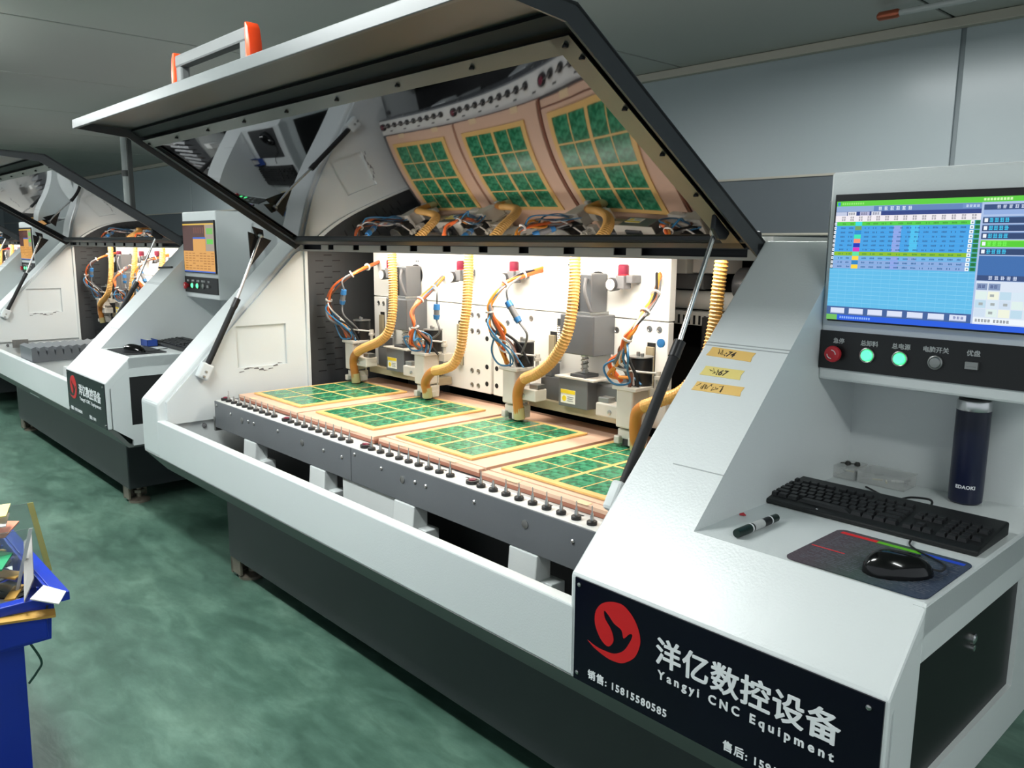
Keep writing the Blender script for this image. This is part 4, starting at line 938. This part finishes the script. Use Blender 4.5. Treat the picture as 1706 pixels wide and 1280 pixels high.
P('collar', MB().lathe([(0.0335, 0.205), (0.0340, 0.207), (0.0340, 0.224), (0.033, 0.227)], TC, 32), 'chrome', th, smooth=True)
P('cap', MB().lathe([(0.031, 0.227), (0.031, 0.231), (0.026, 0.234)], TC, 32), 'black_paint', th, smooth=True)
def wrap(x, y, z):
    a = R(-76) + x/0.0343; return (TC[0]+(0.0344+z)*math.cos(a), TC[1]+(0.0344+z)*math.sin(a), TC[2]+0.036+y)
P('lettering', text_mb('EDAOKI', 0.0105, None, off=0.0003, ax=wrap, align='CENTER', space=1.05), 'letter', th)
mk = empty('marker_pen', (-0.797, 1.40, DZ), 'dark green marker pen lying on the desk beside the mouse pad', 'pen')
pa, pb_ = Vector((-0.800, 1.325, DZ+0.009)), Vector((-0.798, 1.470, DZ+0.009)); dv = (pb_-pa).normalized()
P('barrel', MB().sweep([pa+dv*0.045, pa+dv*0.115, pa+dv*0.118], [0.0085, 0.0085, 0.008], 16), 'kb_black', mk, smooth=True)
P('cap', MB().sweep([pa, pa+dv*0.003, pa+dv*0.045], [0.0080, 0.0090, 0.0092], 16), 'marker_green', mk, smooth=True)
P('end_cap', MB().sweep([pa+dv*0.118, pa+dv*0.143, pa+dv*0.145], [0.0082, 0.0078, 0.0065], 16), 'marker_green', mk, smooth=True)
P('white_ring', MB().sweep([pa+dv*0.045, pa+dv*0.049], 0.0094, 16).sweep([pa+dv*0.116, pa+dv*0.119], 0.0090, 16), 'letter', mk, smooth=True)
P('paper_label', MB().sweep([pa+dv*0.055, pa+dv*0.090], 0.0087, 16), 'letter_dim', mk, smooth=True)
solo('red_speck', MB().sweep([(-0.868, 1.445, DZ+0.003), (-0.862, 1.450, DZ+0.004), (-0.856, 1.449, DZ+0.003)], [0.002, 0.0038, 0.0015], 7), 'red_plastic', 'tiny red crumb on the desk near the marker pen', 'crumb', (-0.862, 1.45, DZ))
def clear_box(x0, x1, y0, y1, lab, seed):
    o = empty('plastic_box', ((x0+x1)/2, (y0+y1)/2, DZ), lab, 'box', 'clear plastic boxes on the desk'); h = 0.028; t = 0.0018
    P('tray', MB().box(x0, x1, y0, y1, DZ, DZ+t).box(x0, x1, y0, y0+t, DZ+t, DZ+h).box(x0, x1, y1-t, y1, DZ+t, DZ+h).box(x0, x0+t, y0+t, y1-t, DZ+t, DZ+h).box(x1-t, x1, y0+t, y1-t, DZ+t, DZ+h), 'clear_plastic', o)
    P('lid', B(x0-0.001, x1+0.001, y0-0.001, y1+0.001, DZ+h, DZ+h+0.002), 'clear_plastic', o)
    rnd = random.Random(seed)
    for k in range(9):
        a = Vector((rnd.uniform(x0+0.015, x1-0.015), rnd.uniform(y0+0.012, y1-0.012), DZ+0.006+rnd.random()*0.010)); d_ = Vector((rnd.uniform(-1, 1), rnd.uniform(-1, 1), 0)).normalized()*0.011
        P('small_bit', MB().cyl(a-d_, a+d_, 0.0022, n=6), ['steel', 'scrap_white', 'paper_cream', 'gray_cable'][k % 4], o)
    return o
b1 = clear_box(-0.922, -0.826, 1.872, 1.942, 'clear plastic box of small bits, left one in the desk corner', 1)
b2 = clear_box(-0.818, -0.710, 1.872, 1.942, 'clear plastic box of small bits, right one beside the thermos', 2)
for k, (x, y) in enumerate(((-0.852, 1.893), (-0.832, 1.90))):
    solo('metal_clip', MB().lathe([(0.003, 0), (0.007, 0.002), (0.007, 0.007), (0.004, 0.010)], (x, y, DZ+0.030), 10).cyl((x, y, DZ+0.035), (x-0.016, y-0.004, DZ+0.034), 0.0015, n=6), 'scrap_dark',
         'small dark metal collet on the left plastic box, ' + ('left of two', 'right of two')[k], 'collet', (x, y, DZ+0.030), group='collets on the plastic box')

# ------------------------------------------------------------------ desk of the second machine
DX = -3.69
k2 = copy_tree(kb); k2.location.x += DX; k2.location.y += 0.0
k2['label'] = 'black keyboard on the desk of the second machine'
p2_ = empty('mouse_pad', (-0.63+DX, 1.41, DZ), 'plain black mouse pad on the desk of the second machine', 'mouse pad', 'mouse pads')
P('mat', MB().prism(rrect(-0.80+DX, -0.50+DX, 1.305, 1.50, 0.006), DZ, DZ+0.003, ax=2), 'pad_dark', p2_)
m2_ = copy_tree(mu); m2_.location = (mu.location.x+DX-0.06, mu.location.y-0.01, mu.location.z+0.001)
m2_['label'] = 'black mouse on the plain pad of the second machine'
o = empty('parts_tray', (-0.90+DX, 1.55, DZ), 'small blue plastic tray beside the mouse of the second machine', 'tray')
x0, x1, y0, y1 = -0.83+DX, -0.72+DX, 1.515, 1.565
x0, x1, y0, y1 = -0.885+DX, -0.78+DX, 1.50, 1.555
P('tray', MB().box(x0, x1, y0, y1, DZ, DZ+0.002).box(x0, x1, y0, y0+0.002, DZ, DZ+0.035).box(x0, x1, y1-0.002, y1, DZ, DZ+0.035).box(x0, x0+0.002, y0, y1, DZ, DZ+0.035).box(x1-0.002, x1, y0, y1, DZ, DZ+0.035), 'box_blue', o)
P('paper_slip', B(x0+0.01, x0+0.05, y0+0.01, y1-0.01, DZ+0.002, DZ+0.03), 'scrap_white', o)
o = empty('water_bottle', (-0.56+DX, 1.90, DZ), 'clear water bottle with blue cap on the desk of the second machine', 'bottle'); bc = (-0.56+DX, 1.90, DZ)
P('bottle_body', MB().lathe([(0.028, 0), (0.031, 0.004), (0.031, 0.06), (0.029, 0.065), (0.031, 0.07), (0.031, 0.145), (0.020, 0.175), (0.013, 0.185), (0.013, 0.195)], bc, 20), 'water_clear', o, smooth=True)
P('bottle_cap', MB().lathe([(0.016, 0.190), (0.016, 0.212), (0.014, 0.214)], bc, 18), 'blue_plastic', o, smooth=True)
o = empty('notepad', (-0.70+DX, 1.83, DZ), 'cream notepad lying behind the keyboard of the second machine', 'notepad')
P('sheets', B(-0.80+DX, -0.60+DX, 1.80, 1.86, DZ, DZ+0.018), 'paper_cream', o, bev=0.002)
P('dark_strip', B(-0.79+DX, -0.62+DX, 1.815, 1.835, DZ+0.018, DZ+0.0195), 'kb_black', o)
f = onslope(-1.0+DX, 1.70, 0.0)
solo('pencil', MB().cyl(f(-0.09, 0.0, 0.006), f(0.09, 0.01, 0.006), 0.005, n=8), 'kb_black', 'thin black pencil lying on the sloping arm of the second machine', 'pencil', f(0, 0, 0.005))

# ------------------------------------------------------------------ scrap bins in the aisle
def bin_(x0, x1, y0, y1, zb, h, lab, grp):
    o = empty('scrap_bin', ((x0+x1)/2, (y0+y1)/2, zb), lab, 'bin', grp); tp = 0.008
    mb = MB(); t = 0.006; rw = 0.012 if h-zb > 0.2 else 0.03
    def loop(e, z): return [(x0-e, y0-e, z), (x1+e, y0-e, z), (x1+e, y1+e, z), (x0-e, y1+e, z)]
    L_ = [loop(-tp, zb), loop(0, h), loop(rw, h), loop(rw, h-0.022), loop(rw-0.004, h-0.022), loop(rw-0.004, h-0.004), loop(-t, h-0.004), loop(-tp-t, zb+0.008)]
    vs = [p for l in L_ for p in l]; fs = [(0, 3, 2, 1)]
    for i in range(len(L_)-1):
        for k in range(4): fs.append((i*4+k, i*4+(k+1) % 4, (i+1)*4+(k+1) % 4, (i+1)*4+k))
    n = (len(L_)-1)*4; fs.append((n, n+1, n+2, n+3)); mb.add(vs, fs)
    P('shell', mb, 'bin_blue', o, bev=0.003)
    if h-zb < 0.2:
        for k in range(4):
            yy = y0 + (y1-y0)*(0.16+0.22*k); P('rib', B(x1-0.012, x1+0.022, yy, yy+0.008, h-0.09, h-0.022), 'bin_blue', o)
            xx_ = x0 + (x1-x0)*(0.16+0.22*k); P('rib', B(xx_, xx_+0.008, y1-0.012, y1+0.022, h-0.09, h-0.022), 'bin_blue', o)
        P('grip', B(x1+0.004, x1+0.024, y1-0.14, y1-0.02, h-0.105, h-0.020), 'bin_blue', o, bev=0.004)
    return o
bin_(-2.78, -2.19, -0.10, 0.395, 0.002, 0.46, 'tall blue plastic bin at the lower left picture corner, under the scrap tray', 'blue bins')
bin_(-2.66, -2.075, 0.00, 0.441, 0.462, 0.585, 'shallow blue scrap tray heaped with offcuts on top of the tall bin', 'blue bins')
def slab(name, c, t, m, lab, cat, hollow=0.0, group=None):     # a flat piece from its four corners, with thickness
    c = [Vector(p) for p in c]; n = (c[1]-c[0]).cross(c[3]-c[0]).normalized()*t
    if not hollow:
        mb = MB().add(c + [p+n for p in c], [(3, 2, 1, 0), (4, 5, 6, 7)] + [(i, (i+1) % 4, 4+(i+1) % 4, 4+i) for i in range(4)])
    else:
        ctr = sum(c, Vector())/4; q = [p+(ctr-p)*hollow for p in c]; vs = c + q + [p+n for p in c] + [p+n for p in q]; fs = []
        for i in range(4):
            k = (i+1) % 4
            fs += [(i, 4+i, 4+k, k), (8+i, 8+k, 12+k, 12+i), (i, k, 8+k, 8+i), (4+i, 12+i, 12+k, 4+k)]
        mb = MB().add(vs, fs)
    return solo(name, mb, m, lab, cat, tuple(c[0]), group)
slab('acrylic_sheet', [(-2.393, 0.51, 0.522), (-2.393, 0.48, 0.715), (-2.384, 0.313, 0.726), (-2.384, 0.313, 0.547)], 0.004, 'acrylic', 'large clear sheet standing in the scrap tray', 'sheet')
slab('edge_strip', [(-2.387, 0.512, 0.52), (-2.387, 0.482, 0.718), (-2.387, 0.468, 0.718), (-2.387, 0.498, 0.52)], 0.003, 'acrylic_yellow', 'yellowish plastic strip standing up against the clear sheet', 'strip')
slab('acrylic_sheet', [(-2.175, 0.383, 0.529), (-2.175, 0.431, 0.715), (-2.166, 0.296, 0.723), (-2.166, 0.261, 0.539)], 0.004, 'acrylic', 'smaller clear sheet leaning in front of the large one', 'sheet')
slab('edge_strip', [(-2.17, 0.379, 0.527), (-2.17, 0.432, 0.717), (-2.17, 0.424, 0.717), (-2.17, 0.371, 0.527)], 0.003, 'glass_tube', 'pale grey plastic strip leaning in the scrap tray', 'strip')
slab('panel_offcut', [(-2.175, 0.374, 0.704), (-2.279, 0.426, 0.704), (-2.332, 0.296, 0.721), (-2.227, 0.244, 0.704)], 0.003, 'scrap_pink', 'salmon coloured panel frame offcut on top of the heap', 'offcut', 0.45, 'frame offcuts')
slab('panel_offcut', [(-2.184, 0.383, 0.752), (-2.253, 0.407, 0.761), (-2.314, 0.261, 0.748), (-2.245, 0.235, 0.739)], 0.003, 'scrap_yellow', 'pale yellow panel frame offcut, highest on the heap', 'offcut', 0.4, 'frame offcuts')
slab('panel_offcut', [(-2.175, 0.378, 0.73), (-2.249, 0.402, 0.739), (-2.279, 0.261, 0.743), (-2.201, 0.235, 0.734)], 0.003, 'scrap_white', 'white panel frame offcut between the yellow and salmon ones', 'offcut', 0.35, 'frame offcuts')
slab('panel_offcut', [(-2.097, 0.348, 0.652), (-2.175, 0.387, 0.66), (-2.262, 0.313, 0.669), (-2.158, 0.252, 0.66)], 0.004, 'scrap_green', 'green circuit panel frame offcut in the scrap tray', 'offcut', 0.42, 'frame offcuts')
slab('paper_scrap', [(-1.981, 0.432, 0.584), (-2.027, 0.459, 0.591), (-2.066, 0.422, 0.604), (-2.018, 0.383, 0.598)], 0.003, 'scrap_white', 'white scrap of paper draped over the rim of the scrap tray', 'paper')
slab('plastic_scrap', [(-2.027, 0.374, 0.591), (-2.088, 0.409, 0.617), (-2.262, 0.448, 0.669), (-2.245, 0.426, 0.66)], 0.004, 'scrap_gray', 'grey plastic strip sticking out between the clear sheets', 'strip')
slab('plastic_scrap', [(-2.047, 0.42, 0.544), (-2.104, 0.441, 0.555), (-2.147, 0.218, 0.593), (-2.049, 0.196, 0.583)], 0.004, 'scrap_gray', 'wide grey plastic scrap lying over the rim of the scrap tray', 'strip')
slab('plastic_scrap', [(-2.017, 0.431, 0.541), (-2.044, 0.436, 0.547), (-2.071, 0.294, 0.563), (-2.027, 0.283, 0.559)], 0.006, 'scrap_tan', 'tan board offcut lying over the rim of the scrap tray', 'offcut')
o = empty('tape_roll', (-2.14, 0.255, 0.56), 'brown packing tape roll lying at the near end of the scrap tray', 'tape roll')
P('roll', MB().lathe([(0.040, 0.0), (0.062, 0.0), (0.064, 0.004), (0.064, 0.042), (0.062, 0.046), (0.040, 0.046), (0.040, 0.0)], (-2.14, 0.255, 0.560), 24), 'scrap_brown', o, smooth=True)
P('core', MB().lathe([(0.036, -0.001), (0.040, -0.001), (0.040, 0.047), (0.036, 0.047), (0.036, -0.001)], (-2.14, 0.255, 0.560), 24), 'paper_cream', o, smooth=True)
solo('packing_strap', MB().sweep(spline([(-2.20, 0.385, 0.465), (-2.172, 0.403, 0.428), (-2.165, 0.423, 0.375), (-2.165, 0.411, 0.35), (-2.170, 0.393, 0.325)]), 0.003, 6), 'strap_green', 'dark green packing strap hanging beside the tall bin', 'strap', (-2.17, 0.40, 0.40))
rnd = random.Random(11); mm_ = ['scrap_dark', 'scrap_gray', 'scrap_white', 'scrap_dark', 'scrap_tan', 'scrap_green', 'scrap_dark', 'gray_cable']
for k in range(170):
    hx, hy = rnd.uniform(-2.60, -2.12), rnd.uniform(0.06, 0.40); rr_ = ((hx+2.34)/0.30)**2 + ((hy-0.27)/0.26)**2
    c = Vector((hx, hy, 0.488 + rnd.random()*max(0.03, 0.19*(1-rr_)))); a = rnd.uniform(0, 6.28); l, w_ = rnd.uniform(0.05, 0.12), rnd.uniform(0.012, 0.05)
    u_ = Vector((math.cos(a), math.sin(a), rnd.uniform(-0.2, 0.2)))*l/2; v_ = Vector((-math.sin(a), math.cos(a), rnd.uniform(-0.2, 0.2)))*w_/2
    slab('offcut', [c-u_-v_, c+u_-v_, c+u_+v_, c-u_+v_], 0.004, mm_[k % 8], 'small plastic or board offcut in the heap of the scrap tray', 'offcut', 0, 'small offcuts in the scrap tray')

SC.cycles.use_denoising = True
SC.cycles.max_bounces = 10; SC.cycles.transmission_bounces = 10; SC.cycles.glossy_bounces = 6
